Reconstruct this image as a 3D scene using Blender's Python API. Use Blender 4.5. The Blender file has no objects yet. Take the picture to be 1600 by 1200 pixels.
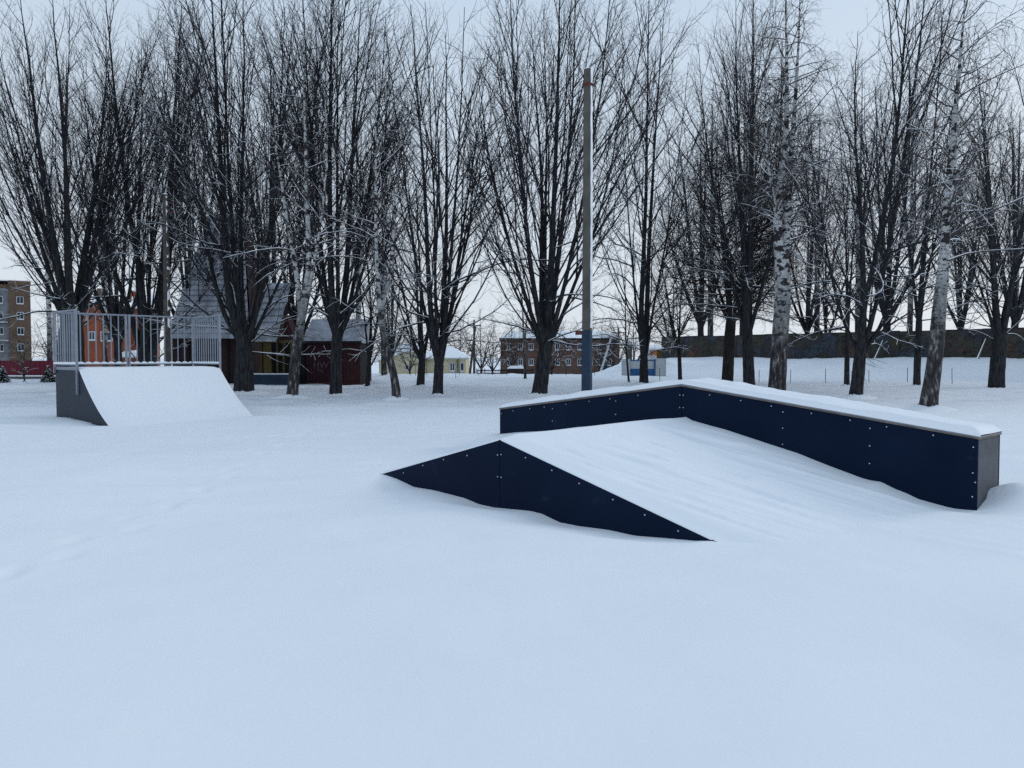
import bpy, math
import numpy as np
from mathutils import Vector

# ------------------------------------------------------------------ camera, sky, sun, exposure
sc = bpy.context.scene
F = 1202.0; TH = math.atan(42 / F); CAMH = 1.6
cam = bpy.data.objects.new('camera', bpy.data.cameras.new('camera'))
sc.collection.objects.link(cam)
cam.location = (0, 0, CAMH); cam.rotation_euler = (math.pi / 2 - TH, 0, 0)
cam.data.sensor_width = 36; cam.data.lens = F / 1600 * 36
cam.data.clip_start = 0.1; cam.data.clip_end = 4000
sc.camera = cam

SUN_EL, SUN_AZ = math.radians(24), math.radians(62)      # azimuth measured from +Y towards +X
world = bpy.data.worlds.new('World'); sc.world = world; world.use_nodes = True
nt = world.node_tree; nt.nodes.clear()
wo = nt.nodes.new('ShaderNodeOutputWorld'); bg = nt.nodes.new('ShaderNodeBackground')
sky = nt.nodes.new('ShaderNodeTexSky'); sky.sky_type = 'NISHITA'; sky.sun_disc = False
sky.sun_elevation = SUN_EL; sky.sun_rotation = SUN_AZ; sky.dust_density = 3.0
tc = nt.nodes.new('ShaderNodeTexCoord'); sep = nt.nodes.new('ShaderNodeSeparateXYZ')
ramp = nt.nodes.new('ShaderNodeValToRGB')               # overcast veil: paler towards the horizon
ramp.color_ramp.elements[0].position = 0.0; ramp.color_ramp.elements[0].color = (0.80, 0.865, 0.93, 1)
ramp.color_ramp.elements[1].position = 0.55; ramp.color_ramp.elements[1].color = (0.545, 0.695, 0.875, 1)
nz = nt.nodes.new('ShaderNodeTexNoise'); nz.inputs['Scale'].default_value = 2.2; nz.inputs['Detail'].default_value = 5
mulc = nt.nodes.new('ShaderNodeMixRGB'); mulc.blend_type = 'MULTIPLY'; mulc.inputs[0].default_value = 0.22
sca = nt.nodes.new('ShaderNodeMixRGB'); sca.blend_type = 'MULTIPLY'; sca.inputs[0].default_value = 1.0
sca.inputs[2].default_value = (10, 10, 10, 1)
mix = nt.nodes.new('ShaderNodeMixRGB'); mix.inputs[0].default_value = 0.92
nramp = nt.nodes.new('ShaderNodeValToRGB')
nramp.color_ramp.elements[0].position = 0.3; nramp.color_ramp.elements[0].color = (0.75, 0.75, 0.75, 1)
nramp.color_ramp.elements[1].position = 0.7; nramp.color_ramp.elements[1].color = (1.0, 1.0, 1.0, 1)
L = nt.links.new
L(tc.outputs['Generated'], sep.inputs[0]); L(sep.outputs['Z'], ramp.inputs[0])
L(tc.outputs['Generated'], nz.inputs['Vector']); L(nz.outputs['Fac'], nramp.inputs[0])
L(ramp.outputs[0], mulc.inputs[1]); L(nramp.outputs[0], mulc.inputs[2])
L(mulc.outputs[0], sca.inputs[1]); L(sky.outputs[0], mix.inputs[1]); L(sca.outputs[0], mix.inputs[2])
L(mix.outputs[0], bg.inputs[0]); bg.inputs[1].default_value = 0.1; L(bg.outputs[0], wo.inputs[0])

sun = bpy.data.objects.new('sun', bpy.data.lights.new('sun', 'SUN'))
sc.collection.objects.link(sun)
sun.data.energy = 0.75; sun.data.angle = math.radians(14); sun.data.color = (1.0, 0.95, 0.88)
sd = Vector((math.sin(SUN_AZ) * math.cos(SUN_EL), math.cos(SUN_AZ) * math.cos(SUN_EL), math.sin(SUN_EL)))
sun.rotation_euler = sd.to_track_quat('Z', 'Y').to_euler()
vs = sc.view_settings
vs.view_transform = 'Standard'; vs.look = 'None'; vs.gamma = 1.0; vs.use_curve_mapping = False; vs.exposure = 0.0
sc.cycles.max_bounces = 6; sc.cycles.diffuse_bounces = 3; sc.cycles.use_denoising = False

# ------------------------------------------------------------------ helpers
C = sc.collection
RNG = np.random.default_rng(7)

def at(px, py, Y):
    x = (px - 800) / F; u = (600 - py) / F
    d = np.array([x, math.cos(TH) + u * math.sin(TH), -math.sin(TH) + u * math.cos(TH)])
    return np.array([0, 0, CAMH]) + d * (Y / d[1])

def ray(px, py):
    x = (px - 800) / F; u = (600 - py) / F
    return np.array([x, math.cos(TH) + u * math.sin(TH), -math.sin(TH) + u * math.cos(TH)])

def sst(a, b, x):
    t = np.clip((x - a) / (b - a), 0, 1); return t * t * (3 - 2 * t)

_lat = np.random.default_rng(3).random((256, 256))
def vnoise(x, y):
    xi = np.floor(x).astype(int); yi = np.floor(y).astype(int)
    fx = x - xi; fy = y - yi
    fx = fx * fx * fx * (fx * (fx * 6 - 15) + 10); fy = fy * fy * fy * (fy * (fy * 6 - 15) + 10)
    a = _lat[xi & 255, yi & 255]; b = _lat[(xi + 1) & 255, yi & 255]
    c = _lat[xi & 255, (yi + 1) & 255]; d = _lat[(xi + 1) & 255, (yi + 1) & 255]
    return (a * (1 - fx) + b * fx) * (1 - fy) + (c * (1 - fx) + d * fx) * fy - 0.5

def ridged(x, y, p=3):
    return np.clip(1 - np.abs(vnoise(x, y) + .35 * vnoise(x * 2.1 + 7, y * 2.1)) * 3.2, 0, 1) ** p

def mesh_np(name, verts, quads=None, tris=None, smooth=True):
    me = bpy.data.meshes.new(name)
    verts = np.asarray(verts, np.float32)
    nq = 0 if quads is None else len(quads); ntr = 0 if tris is None else len(tris)
    li = []
    if nq: li.append(np.asarray(quads, np.int32).ravel())
    if ntr: li.append(np.asarray(tris, np.int32).ravel())
    li = np.concatenate(li)
    me.vertices.add(len(verts)); me.vertices.foreach_set('co', verts.ravel())
    me.loops.add(len(li)); me.loops.foreach_set('vertex_index', li)
    starts = np.concatenate([np.arange(nq) * 4, nq * 4 + np.arange(ntr) * 3]).astype(np.int32)
    me.polygons.add(nq + ntr); me.polygons.foreach_set('loop_start', starts)
    me.update(calc_edges=True)
    if smooth: me.polygons.foreach_set('use_smooth', np.ones(nq + ntr, bool))
    me.validate(); me.update()
    return me

def link(name, me, mat=None, parent=None, loc=None, rot=None):
    o = bpy.data.objects.new(name, me); C.objects.link(o)
    if mat is not None and len(me.materials) == 0: me.materials.append(mat)
    if parent is not None: o.parent = parent
    if loc is not None: o.location = loc
    if rot is not None: o.rotation_euler = rot
    return o

def tag(o, label, cat, group=None, kind=None):
    if label: o['label'] = label
    if cat: o['category'] = cat
    if group: o['group'] = group
    if kind: o['kind'] = kind
    return o

def thing(name, label, cat, loc=(0, 0, 0), rz=0.0, group=None):
    o = bpy.data.objects.new(name, None); C.objects.link(o)
    o.empty_display_size = 0.2
    o.location = loc; o.rotation_euler = (0, 0, rz)
    return tag(o, label, cat, group)

class MB:
    def __init__(s): s.v = []; s.f = []
    def box(s, x0, x1, y0, y1, z0, z1):
        b = len(s.v)
        s.v += [(x0, y0, z0), (x1, y0, z0), (x1, y1, z0), (x0, y1, z0), (x0, y0, z1), (x1, y0, z1), (x1, y1, z1), (x0, y1, z1)]
        s.f += [tuple(b + i for i in q) for q in ((0, 3, 2, 1), (4, 5, 6, 7), (0, 1, 5, 4), (1, 2, 6, 5), (2, 3, 7, 6), (3, 0, 4, 7))]
        return s
    def prism(s, poly, y0, y1):                     # poly in (x,z), counter-clockwise seen from -y
        b = len(s.v); n = len(poly)
        s.v += [(p[0], y0, p[1]) for p in poly] + [(p[0], y1, p[1]) for p in poly]
        s.f.append(tuple(b + i for i in range(n))); s.f.append(tuple(b + n + i for i in reversed(range(n))))
        for i in range(n):
            j = (i + 1) % n
            s.f.append((b + i, b + n + i, b + n + j, b + j))
        return s
    def prism_x(s, poly, x0, x1):                   # poly in (y,z), extruded along x
        b = len(s.v); n = len(poly)
        s.v += [(x0, p[0], p[1]) for p in poly] + [(x1, p[0], p[1]) for p in poly]
        s.f.append(tuple(b + i for i in reversed(range(n)))); s.f.append(tuple(b + n + i for i in range(n)))
        for i in range(n):
            j = (i + 1) % n
            s.f.append((b + i, b + j, b + n + j, b + n + i))
        return s
    def tube(s, p0, p1, r0, r1=None, n=8):
        r1 = r0 if r1 is None else r1
        p0 = Vector(p0); p1 = Vector(p1); d = (p1 - p0).normalized()
        a = d.orthogonal().normalized(); c = d.cross(a); b = len(s.v)
        for p, r in ((p0, r0), (p1, r1)):
            for k in range(n):
                t = 2 * math.pi * k / n
                s.v.append(tuple(p + a * (r * math.cos(t)) + c * (r * math.sin(t))))
        for k in range(n):
            j = (k + 1) % n
            s.f.append((b + k, b + j, b + n + j, b + n + k))
        s.f.append(tuple(b + k for k in reversed(range(n)))); s.f.append(tuple(b + n + k for k in range(n)))
        return s
    def mesh(s, name):
        me = bpy.data.meshes.new(name); me.from_pydata(s.v, [], s.f); me.update(); return me
    def build(s, name, mat, parent=None, bevel=0):
        o = link(name, s.mesh(name), mat, parent)
        if bevel:
            m = o.modifiers.new('bevel', 'BEVEL'); m.width = bevel; m.segments = 2; m.limit_method = 'ANGLE'
        return o

# ------------------------------------------------------------------ materials
class N:
    def __init__(s, name):
        s.m = bpy.data.materials.new(name); s.m.use_nodes = True; s.t = s.m.node_tree
        s.p = s.t.nodes['Principled BSDF']
        s.tc = s.t.nodes.new('ShaderNodeTexCoord'); s.geo = None
    def new(s, k, **kw):
        n = s.t.nodes.new(k)
        for a, b in kw.items(): setattr(n, a, b)
        return n
    def l(s, a, b): s.t.links.new(a, b)
    def coord(s, scale=(1, 1, 1), which='Object'):
        m = s.new('ShaderNodeMapping'); m.inputs['Scale'].default_value = scale
        s.l(s.tc.outputs[which], m.inputs[0]); return m.outputs[0]
    def noise(s, scale, detail=4, rough=.55, vec=None):
        n = s.new('ShaderNodeTexNoise'); n.inputs['Scale'].default_value = scale
        n.inputs['Detail'].default_value = detail; n.inputs['Roughness'].default_value = rough
        if vec is not None: s.l(vec, n.inputs['Vector'])
        return n.outputs['Fac']
    def ramp(s, fac, stops, interp='LINEAR'):
        r = s.new('ShaderNodeValToRGB'); e = r.color_ramp.elements; r.color_ramp.interpolation = interp
        while len(e) < len(stops): e.new(0.5)
        for el, (p, c) in zip(e, stops):
            el.position = p; el.color = (c if isinstance(c, tuple) else (c, c, c)) + (1,)
        s.l(fac, r.inputs[0]); return r.outputs[0]
    def mix(s, fac, a, b, mode='MIX'):
        m = s.new('ShaderNodeMixRGB', blend_type=mode)
        for i, x in enumerate((fac, a, b)):
            if hasattr(x, 'is_output'): s.l(x, m.inputs[i])
            elif isinstance(x, tuple): m.inputs[i].default_value = x + (1,)
            else: m.inputs[i].default_value = x
        return m.outputs[0]
    def math(s, op, a, b=0.0):
        m = s.new('ShaderNodeMath', operation=op)
        for i, x in enumerate((a, b)):
            if hasattr(x, 'is_output'): s.l(x, m.inputs[i])
            else: m.inputs[i].default_value = x
        return m.outputs[0]
    def bump(s, h, strength=.3, dist=.02):
        b = s.new('ShaderNodeBump'); b.inputs['Strength'].default_value = strength; b.inputs['Distance'].default_value = dist
        s.l(h, b.inputs['Height']); s.l(b.outputs[0], s.p.inputs['Normal'])
    def col(s, c):
        if hasattr(c, 'is_output'): s.l(c, s.p.inputs['Base Color'])
        else: s.p.inputs['Base Color'].default_value = c + (1,)
    def done(s, rough=.7, spec=.3, metal=0.0):
        s.p.inputs['Roughness'].default_value = rough; s.p.inputs['Specular IOR Level'].default_value = spec
        s.p.inputs['Metallic'].default_value = metal
        return s.m

def plain(name, c, rough=.7, spec=.3, metal=0.0, var=.25, scale=6.0, bump=0.0):
    n = N(name); f = n.noise(scale, 5, .6, n.coord())
    lo = tuple(x * (1 - var) for x in c); hi = tuple(min(1, x * (1 + var)) for x in c)
    n.col(n.ramp(f, [(.3, lo), (.7, hi)]))
    if bump: n.bump(f, bump, .01)
    return n.done(rough, spec, metal)

SNOWC = (0.86, 0.885, 0.92)
def mat_snow():
    n = N('snow'); w = n.coord()
    f1 = n.noise(1.3, 5, .6, w); f2 = n.noise(38, 4, .6, w); f3 = n.noise(9, 4, .55, n.coord((1.0, .35, 1)))
    n.col(n.ramp(f1, [(.3, (.835, .865, .905)), (.7, (.875, .895, .925))]))
    h = n.mix(.8, f2, f3); n.bump(h, .16, .02)
    return n.done(.75, .12)
def mat_ground():
    n = N('snow_ground'); w = n.coord()
    f1 = n.noise(.8, 5, .6, w); f2 = n.noise(34, 4, .6, w); f3 = n.noise(5, 5, .55, n.coord((1.0, .4, 1)))
    clean = n.ramp(f1, [(.3, (.835, .865, .905)), (.7, (.875, .895, .925))])
    # trodden, littered snow under the trees
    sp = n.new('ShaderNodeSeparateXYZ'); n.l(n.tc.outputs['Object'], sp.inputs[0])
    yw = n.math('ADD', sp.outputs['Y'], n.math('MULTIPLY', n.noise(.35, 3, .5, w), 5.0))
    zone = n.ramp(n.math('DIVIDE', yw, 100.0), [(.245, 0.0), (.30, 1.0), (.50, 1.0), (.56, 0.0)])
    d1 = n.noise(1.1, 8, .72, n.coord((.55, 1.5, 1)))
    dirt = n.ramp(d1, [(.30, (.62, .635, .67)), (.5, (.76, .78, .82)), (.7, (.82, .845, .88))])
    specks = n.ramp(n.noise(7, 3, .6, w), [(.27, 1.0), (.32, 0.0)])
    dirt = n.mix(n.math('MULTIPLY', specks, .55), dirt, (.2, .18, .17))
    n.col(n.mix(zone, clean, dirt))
    h = n.mix(.12, f3, f2); n.bump(h, .16, .03)
    return n.done(.75, .12)
M = {}
M['snow'] = mat_snow(); M['ground'] = mat_ground()

def snow_on_bark(n, base, amount):
    """wet snow stuck to upward and windward faces"""
    g = n.new('ShaderNodeNewGeometry')
    dp = n.new('ShaderNodeVectorMath', operation='DOT_PRODUCT'); n.l(g.outputs['Normal'], dp.inputs[0])
    dp.inputs[1].default_value = (0.50, -0.28, 0.80)
    f = n.noise(2.6, 5, .65, n.coord((1, 1, .55)))
    s = n.math('ADD', dp.outputs['Value'], n.math('MULTIPLY', n.math('SUBTRACT', f, .5), 1.6))
    m = n.ramp(s, [(amount, 0.0), (amount + .08, 1.0)])
    return n.mix(m, base, SNOWC)
def mat_bark(name, lo, hi, amount=.98, furrow=26):
    n = N(name); f = n.noise(furrow, 6, .6, n.coord((1, 1, .18))); g = n.noise(1.2, 4, .6, n.coord())
    c = n.ramp(f, [(.32, lo), (.68, hi)])
    c = n.mix(n.ramp(g, [(.5, 0.0), (.75, .55)]), c, (.022, .027, .020))
    n.col(snow_on_bark(n, c, amount)); n.bump(f, .7, .04)
    return n.done(.9, .1)
def mat_birch():
    n = N('birch_bark'); w = n.coord()
    lent = n.noise(10, 3, .6, n.coord((.35, .35, 2.2))); pat = n.noise(3.4, 4, .62, n.coord((.9, .9, 1.5)))
    white = n.ramp(n.noise(5, 4, .6, w), [(.3, (.36, .37, .37)), (.7, (.56, .56, .55))])
    c = n.mix(n.ramp(lent, [(.37, 1.0), (.42, 0.0)]), white, (.05, .048, .05))
    c = n.mix(n.ramp(pat, [(.455, 1.0), (.49, 0.0)]), c, (.030, .028, .030))
    # old birches carry thick dark furrowed bark at the foot
    sp = n.new('ShaderNodeSeparateXYZ'); n.l(n.tc.outputs['Object'], sp.inputs[0])
    fur = n.noise(9, 5, .65, n.coord((1, 1, .28)))
    foot = n.math('SUBTRACT', n.math('ADD', sp.outputs['Z'], n.math('MULTIPLY', n.noise(2, 3, .5, w), 3.0)), 1.5)
    k = n.ramp(n.math('DIVIDE', foot, 6.0), [(.35, 1.0), (.85, 0.0)])
    old = n.ramp(fur, [(.44, (.026, .024, .026)), (.56, (.075, .07, .07)), (.64, (.24, .235, .23))])
    n.col(n.mix(k, c, old)); n.bump(fur, .6, .04)
    return n.done(.85, .15)
M['bark'] = mat_bark('linden_bark', (.006, .007, .009), (.052, .053, .058), .94, 13)
M['bark_brown'] = mat_bark('brown_bark', (.010, .009, .010), (.052, .044, .042), 1.0, 13)
M['twig'] = mat_bark('dark_twigs', (.016, .017, .023), (.042, .041, .048), 1.15, 8)
M['twig_brown'] = mat_bark('brown_twigs', (.030, .026, .029), (.066, .056, .056), 1.15, 8)
M['twig_birch'] = mat_bark('birch_twigs', (.05, .045, .048), (.10, .088, .088), 1.05, 8)
M['birch'] = mat_birch()
M['twig_far'] = mat_bark('frost_haze_twigs', (.035, .036, .045), (.085, .086, .10), 1.0, 8)  # greyer twigs for far lindens: frost, with distance haze put into the colour
def mat_navy():
    n = N('navy_panel'); base = n.ramp(n.noise(1.1, 5, .6, n.coord()), [(.3, (.003, .0088, .026)), (.7, (.0052, .0135, .036))])
    scr = n.ramp(n.noise(26, 3, .6, n.coord((.25, 1, 1.6))), [(.66, 0.0), (.74, .16)])
    dust = n.ramp(n.noise(2.2, 7, .75, n.coord((1, 1, 1.5))), [(.60, 0.0), (.80, .07)])
    c = n.mix(scr, base, (.05, .06, .085)); c = n.mix(dust, c, (.25, .28, .33)); n.col(c)
    return n.done(.55, .06)
M['navy'] = mat_navy()
M['slate'] = plain('slate_blue_panel', (.021, .030, .047), .55, .15, var=.12, scale=1.5)
M['endgrey'] = plain('worn_grey_panel', (.085, .09, .105), .6, .15, var=.3, scale=3)
M['ply'] = plain('plywood_edge', (.17, .145, .125), .7, .2, var=.4, scale=5)
M['galv'] = plain('galvanised_steel', (.24, .265, .31), .5, .35, .3, var=.18, scale=8)
M['screw'] = plain('screw_head', (.55, .58, .62), .35, .5, .5, var=.1)
M['gap'] = plain('dark_joint', (.01, .011, .013), .8, .1)

# ------------------------------------------------------------------ skate park layout (metres)
FBX, FBY, FBA = -0.142, 8.714, -0.829
L1, L2, FW, FH = 2.421, 2.788, 3.513, 0.656
LL, LR, LHP, LHL, LHR, LT = 3.951, 3.82, 1.212, 0.675, 0.745, 0.764
QX, QY, QA = -9.417, 17.895, -0.749
QD, QR, QW, QH, QRH = 1.775, 1.88, 3.665, 1.275, 1.50

def frame(a): return np.array([math.cos(a), math.sin(a)]), np.array([-math.sin(a), math.cos(a)])
fu, fv = frame(FBA); qu, qv = frame(QA)

def on_plane(pts, org, u, v, woff):
    """photo points seen on the vertical plane w = woff of a ramp's own axes -> (s, z)"""
    out = []
    o = np.array(org) + v * woff
    for px, py in pts:
        d = ray(px, py)
        A = np.array([[d[0], -u[0]], [d[1], -u[1]]])
        t, s = np.linalg.solve(A, o)
        out.append((s, CAMH + d[2] * t))
    a = np.array(sorted(out)); return a[:, 0], a[:, 1]

front_line = on_plane([(602, 742), (620, 748), (647, 761), (678, 766), (725, 778), (749, 788), (772, 793), (830, 798.5),
    (847, 803), (874, 816), (904, 822), (951, 828), (992, 837), (1042, 841), (1086, 845), (1111, 845)], (FBX, FBY), fu, fv, 0.0)
ledge_line = on_plane([(781.5, 678), (813, 675), (860, 673), (904, 667), (951, 665), (985, 660.5), (1019, 658), (1052, 655),
    (1072, 651.5), (1082, 657), (1110, 665), (1133, 671), (1192, 690.5), (1246, 708), (1296, 728), (1347, 747), (1360, 750.5),
    (1377, 753), (1397, 763), (1418, 771), (1435, 779), (1465, 786), (1489, 791), (1521, 794)], (FBX, FBY), fu, fv, FW)
qp_line = on_plane([(88, 651), (105, 652), (125, 656), (140, 660), (155, 665), (171, 665.5)], (QX, QY), qu, qv, 0.0)

def fr(x, y, ox, oy, u, v):
    dx = x - ox; dy = y - oy
    return dx * u[0] + dy * u[1], dx * v[0] + dy * v[1]

# trodden spots: trails of old, half-filled footprints
foot = []
def trail(p0, p1, n, wob, seed):
    r = np.random.default_rng(seed); p0 = np.array(p0); p1 = np.array(p1); d = (p1 - p0) / np.linalg.norm(p1 - p0); q = np.array([-d[1], d[0]])
    for i in range(n):
        c = p0 + (p1 - p0) * (i / n) + q * (.12 * (-1) ** i + r.normal(0, wob)) + d * r.normal(0, .08)
        foot.append((c[0], c[1], math.atan2(d[1], d[0]) + r.normal(0, .2), r.uniform(.4, 1.0)))
trail((-3.6, 5.6), (-4.6, 17.5), 22, .07, 1); 
trail((-2.2, 16.5), (-9.5, 13.5), 13, .1, 3); trail((-6.0, 18.5), (1.0, 21), 14, .15, 4)
trail((-5.5, 14.5), (-1.5, 18.0), 10, .2, 6); trail((-12, 10.5), (-6.0, 12.2), 9, .1, 8)

WALL_A = np.array([15.5, 80.0]); WALL_B = np.array([52.0, 36.8])
def plain_ground(x, y):
    h = .085 * vnoise(x * .33 + 9, y * .36) + .028 * vnoise(x * .9, y * 1.1 + 31)
    h = h + .012 * vnoise(x * 2.3 + 5, y * 3.1) * (1 - sst(14, 40, y))
    # wind ripples, long across the view
    h = h + .034 * vnoise(x * .8 + y * .25, y * 3.2 - x * .4 + 77) * sst(4.5, 9, y) * (.4 + 1.2 * np.clip(vnoise(x * .22 + 50, y * .22) + .4, 0, 1))
    # crisp crust edges in patches on the open pad, and drift lines running off the ramp to the right
    pm = sst(-.05, .22, vnoise(x * .16 + 21, y * .2 + 4)) * sst(9.5, 13, y) * (1 - sst(21, 24, y)) * (1 - sst(-1, 2, x))
    h = h + .028 * pm * ridged(x * .55 + y * .2, y * 1.5 + x * .1 + 13, 2)
    a_ = x * .68 - y * .74; b_ = x * .74 + y * .68
    h = h + .026 * ridged(a_ * .28 + 3, b_ * 1.7 + a_ * .25, 3) * sst(2.2, 4.2, x) * sst(4.6, 6.2, y) * (1 - sst(8.5, 11, y))
    # rougher strip under the trees
    h = h + sst(23, 27, y) * (.10 * vnoise(x * .7 + 3, y * .8) + .07 * vnoise(x * 1.8, y * 1.9 + 8))
    h = h + .07 * np.exp(-((y - 23.6 - 1.2 * vnoise(x * .2, x * 0)) / .8) ** 2)
    q = np.where(y > 5, x / np.maximum(y, 5) * F + 800, 0)
    # land falls away beyond the trees, except below the painted wall
    right = sst(985, 1050, q)
    h = h - 1.25 * sst(60, 115, y) * (1 - right)
    h = h + .35 * sst(44, 56, y) * (1 - sst(58, 70, y)) * (1 - right) * (.6 + .8 * vnoise(x * .25, y * .3))
    yw = WALL_A[1] + (x - WALL_A[0]) * (WALL_B[1] - WALL_A[1]) / (WALL_B[0] - WALL_A[0])
    yf = np.minimum(50 - .0 * x, yw - 5.5)
    t = sst(0, 1, (y - yf) / np.maximum(yw - yf, 4))
    h = h + right * t * (1.56 + .12 * vnoise(x * .5, y * .5))
    h = h + 1.45 * np.exp(-(((x - 10.6) / 2.6) ** 2 + ((y - 68) / 3.5) ** 2)) * (.9 + .5 * vnoise(x, y))
    return h

def foots(x, y, h):
    for fx, fy, a, s in foot:
        m = (np.abs(x - fx) < .6) & (np.abs(y - fy) < .6)
        if not m.any(): continue
        dx = x[m] - fx; dy = y[m] - fy
        e = ((dx * math.cos(a) + dy * math.sin(a)) / .17) ** 2 + ((-dx * math.sin(a) + dy * math.cos(a)) / .085) ** 2
        h[m] += s * (-.034 * np.exp(-e) + .012 * np.exp(-(np.sqrt(e) - 1.7) ** 2 * 3))
    return h

def ramp_z(s): return np.where(s < 0, FH * (1 + s / L1), FH * (1 - s / L2))
def qp_z(s):
    t = np.clip((s + QR) / QR, 0, 1)
    return QH * (1 - (1.38 * t - .38 * t * t))
def smax(a, b, k): return .5 * (a + b + np.sqrt((a - b) ** 2 + k * k))

def snow_level(x, y, over):
    """height of the snow surface; over=True on top of the ramps"""
    h = plain_ground(x, y)
    s, w = fr(x, y, FBX, FBY, fu, fv)
    zf = np.interp(s, *front_line)
    near = np.exp(-(np.minimum(w, 0) / .55) ** 2) * sst(-L1 - .7, -L1 + .1, s) * (1 - sst(L2 - .1, L2 + .9, s)) * (w <= 0.35)
    h = h * (1 - near) + zf * near
    if over:
        streak = .040 * vnoise(s * .6 + w * .35 + 3, w * 3.6 - s * .9) + .022 * vnoise(s * 1.1, w * 8 - s * 2.4)
        streak = streak + .030 * ridged(s * .42 + 11, w * 2.4 - s * .55, 3) + .016 * ridged(s * .7 + 3, w * 5.0 - s * 1.1 + 40, 3) - .012
        thick = .012 + .042 * sst(0, .28, w) + .03 * sst(.4, 3, w) + streak * sst(.1, .5, w) * sst(-.1, .9, s)
        thick = thick + .03 * sst(.9, L2, s) * sst(0, .5, w)
        h = smax(ramp_z(s) + thick, h - .02, .07 * sst(.0, .4, w) + .004)
    # against the ledge
    zl = np.interp(s, *ledge_line)
    k = np.exp(-((np.maximum(FW - w, 0)) / .42) ** 2) * sst(-LL - .9, -LL - .05, s) * (1 - sst(LR + .02, LR + .5, s)) * (w <= FW + .4) * (w > -.5)
    h = h * (1 - k) + zl * k
    # small drift against the ledge end
    de = np.exp(-((s - LR - .25) / .35) ** 2 - ((w - FW - .55) / .45) ** 2)
    h = h + .17 * de - .05 * np.exp(-((s - LR - .1) / .5) ** 2 - ((w - FW + .1) / .4) ** 2)
    # quarter pipe
    s2, w2 = fr(x, y, QX, QY, qu, qv)
    zq = np.interp(s2, *qp_line)
    k = np.exp(-(np.minimum(w2, 0) / .6) ** 2) * sst(-QR - QD - .8, -QR - QD, s2) * (1 - sst(-.1, .6, s2)) * (w2 <= .3)
    h = h * (1 - k) + zq * k
    return h

# ------------------------------------------------------------------ ground
def axis(segs):
    out = [segs[0][0]]
    for a, b, d0, d1 in segs:
        x = a
        while x < b - 1e-6:
            t = (x - a) / (b - a); x = min(b, x + d0 + (d1 - d0) * t); out.append(x)
    return np.array(out)
xr = axis([(0, 5.5, .065, .065), (5.5, 12, .07, .18), (12, 60, .2, 2.0), (60, 1500, 2.5, 220)])
gx = np.concatenate([-xr[::-1][:-1], xr])
gy = axis([(-30, 1.5, 6, .3), (1.5, 4, .3, .07), (4, 13.5, .065, .065), (13.5, 24, .08, .16), (24, 90, .2, .9), (90, 1800, 1.2, 260)])
GX, GY = np.meshgrid(gx, gy)
gxf, gyf = GX.ravel(), GY.ravel()
gz = snow_level(gxf, gyf, False)
gz = foots(gxf, gyf, gz)
# sink the sheet where a ramp stands on it
s_, w_ = fr(gxf, gyf, FBX, FBY, fu, fv)
ins = sst(-L1 + .15, -L1 + .6, s_) * (1 - sst(L2 - .7, L2 - .25, s_)) * (w_ > -.005) * (w_ < FW + LT - .08)
gz -= .30 * ins * sst(.07, .24, w_) * (1 - sst(FW + LT - .4, FW + LT - .1, w_) * 1.0)
s2_, w2_ = fr(gxf, gyf, QX, QY, qu, qv)
gz -= .3 * ((s2_ > -QR - QD + .15) & (s2_ < -.3) & (w2_ > .08) & (w2_ < QW - .15))
nxg, nyg = len(gx), len(gy)
ii = (np.arange(nyg - 1)[:, None] * nxg + np.arange(nxg - 1)[None, :]).ravel()
quads = np.stack([ii, ii + 1, ii + 1 + nxg, ii + nxg], 1)
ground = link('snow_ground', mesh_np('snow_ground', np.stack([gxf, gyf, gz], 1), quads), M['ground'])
ground['kind'] = 'structure'

def ground_z(x, y):
    return float(snow_level(np.array([float(x)]), np.array([float(y)]), False)[0])

def grid_mesh(name, P):
    n, m = P.shape[:2]
    i = (np.arange(n - 1)[:, None] * m + np.arange(m - 1)[None, :]).ravel()
    return mesh_np(name, P.reshape(-1, 3), np.stack([i, i + m, i + m + 1, i + 1], 1))

def screws(name, pts, ynorm, parent):
    b = MB()
    for (x, y, z) in pts: b.tube((x, y, z), (x, y - .006 * ynorm, z), .009, .007, 8)
    o = b.build(name, M['screw'], parent); o['kind'] = 'stuff'; return o

# ------------------------------------------------------------------ A-frame ramp
rp = thing('skate_ramp', 'low A-frame skate ramp with navy side panel, its slopes buried in snow', 'skate ramp', (FBX, FBY, 0), FBA)
MB().prism([(-L1, -.35), (-.003, -.35), (-.003, FH), (-L1, .0)], 0, .02).build('side_panel', M['navy'], rp, .002)
MB().prism([(.003, -.35), (L2, -.35), (L2, 0), (.003, FH)], 0, .02).build('side_panel', M['navy'], rp, .002)
MB().prism([(-L1, -.06), (0, FH - .06), (0, FH - .008), (-L1, -.008)], .021, FW - .005).build('deck', M['ply'], rp)
MB().prism([(0, FH - .06), (L2, -.06), (L2, -.008), (0, FH - .008)], .021, FW - .005).build('deck', M['ply'], rp)
MB().tube((0, -.004, FH - .012), (0, .06, FH - .012), .017).build('ridge_tube', M['gap'], rp)
pts = [(-L1 * t, 0, FH * (1 - t) - .055 - .02 * math.sin(t * 9)) for t in (.96, .79, .61, .43, .24)] + \
      [(L2 * t, 0, FH * (1 - t) - .055) for t in (.155, .30, .44, .60, .74, .875)] + \
      [(-.03, 0, FH - .17), (.03, 0, FH - .16), (-.03, 0, FH - .42), (.03, 0, FH - .42)]
screws('screws', pts, 1, rp)
ss = np.concatenate([np.linspace(-L1 - 1.0, -.12, 60), np.linspace(-.08, .08, 9), np.linspace(.12, L2 + 1.6, 130)])
ww = np.concatenate([[.003, .006, .012, .02, .035, .055, .08], np.linspace(.11, FW - .001, 125)])
S, W = np.meshgrid(ss, ww, indexing='ij')
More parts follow.
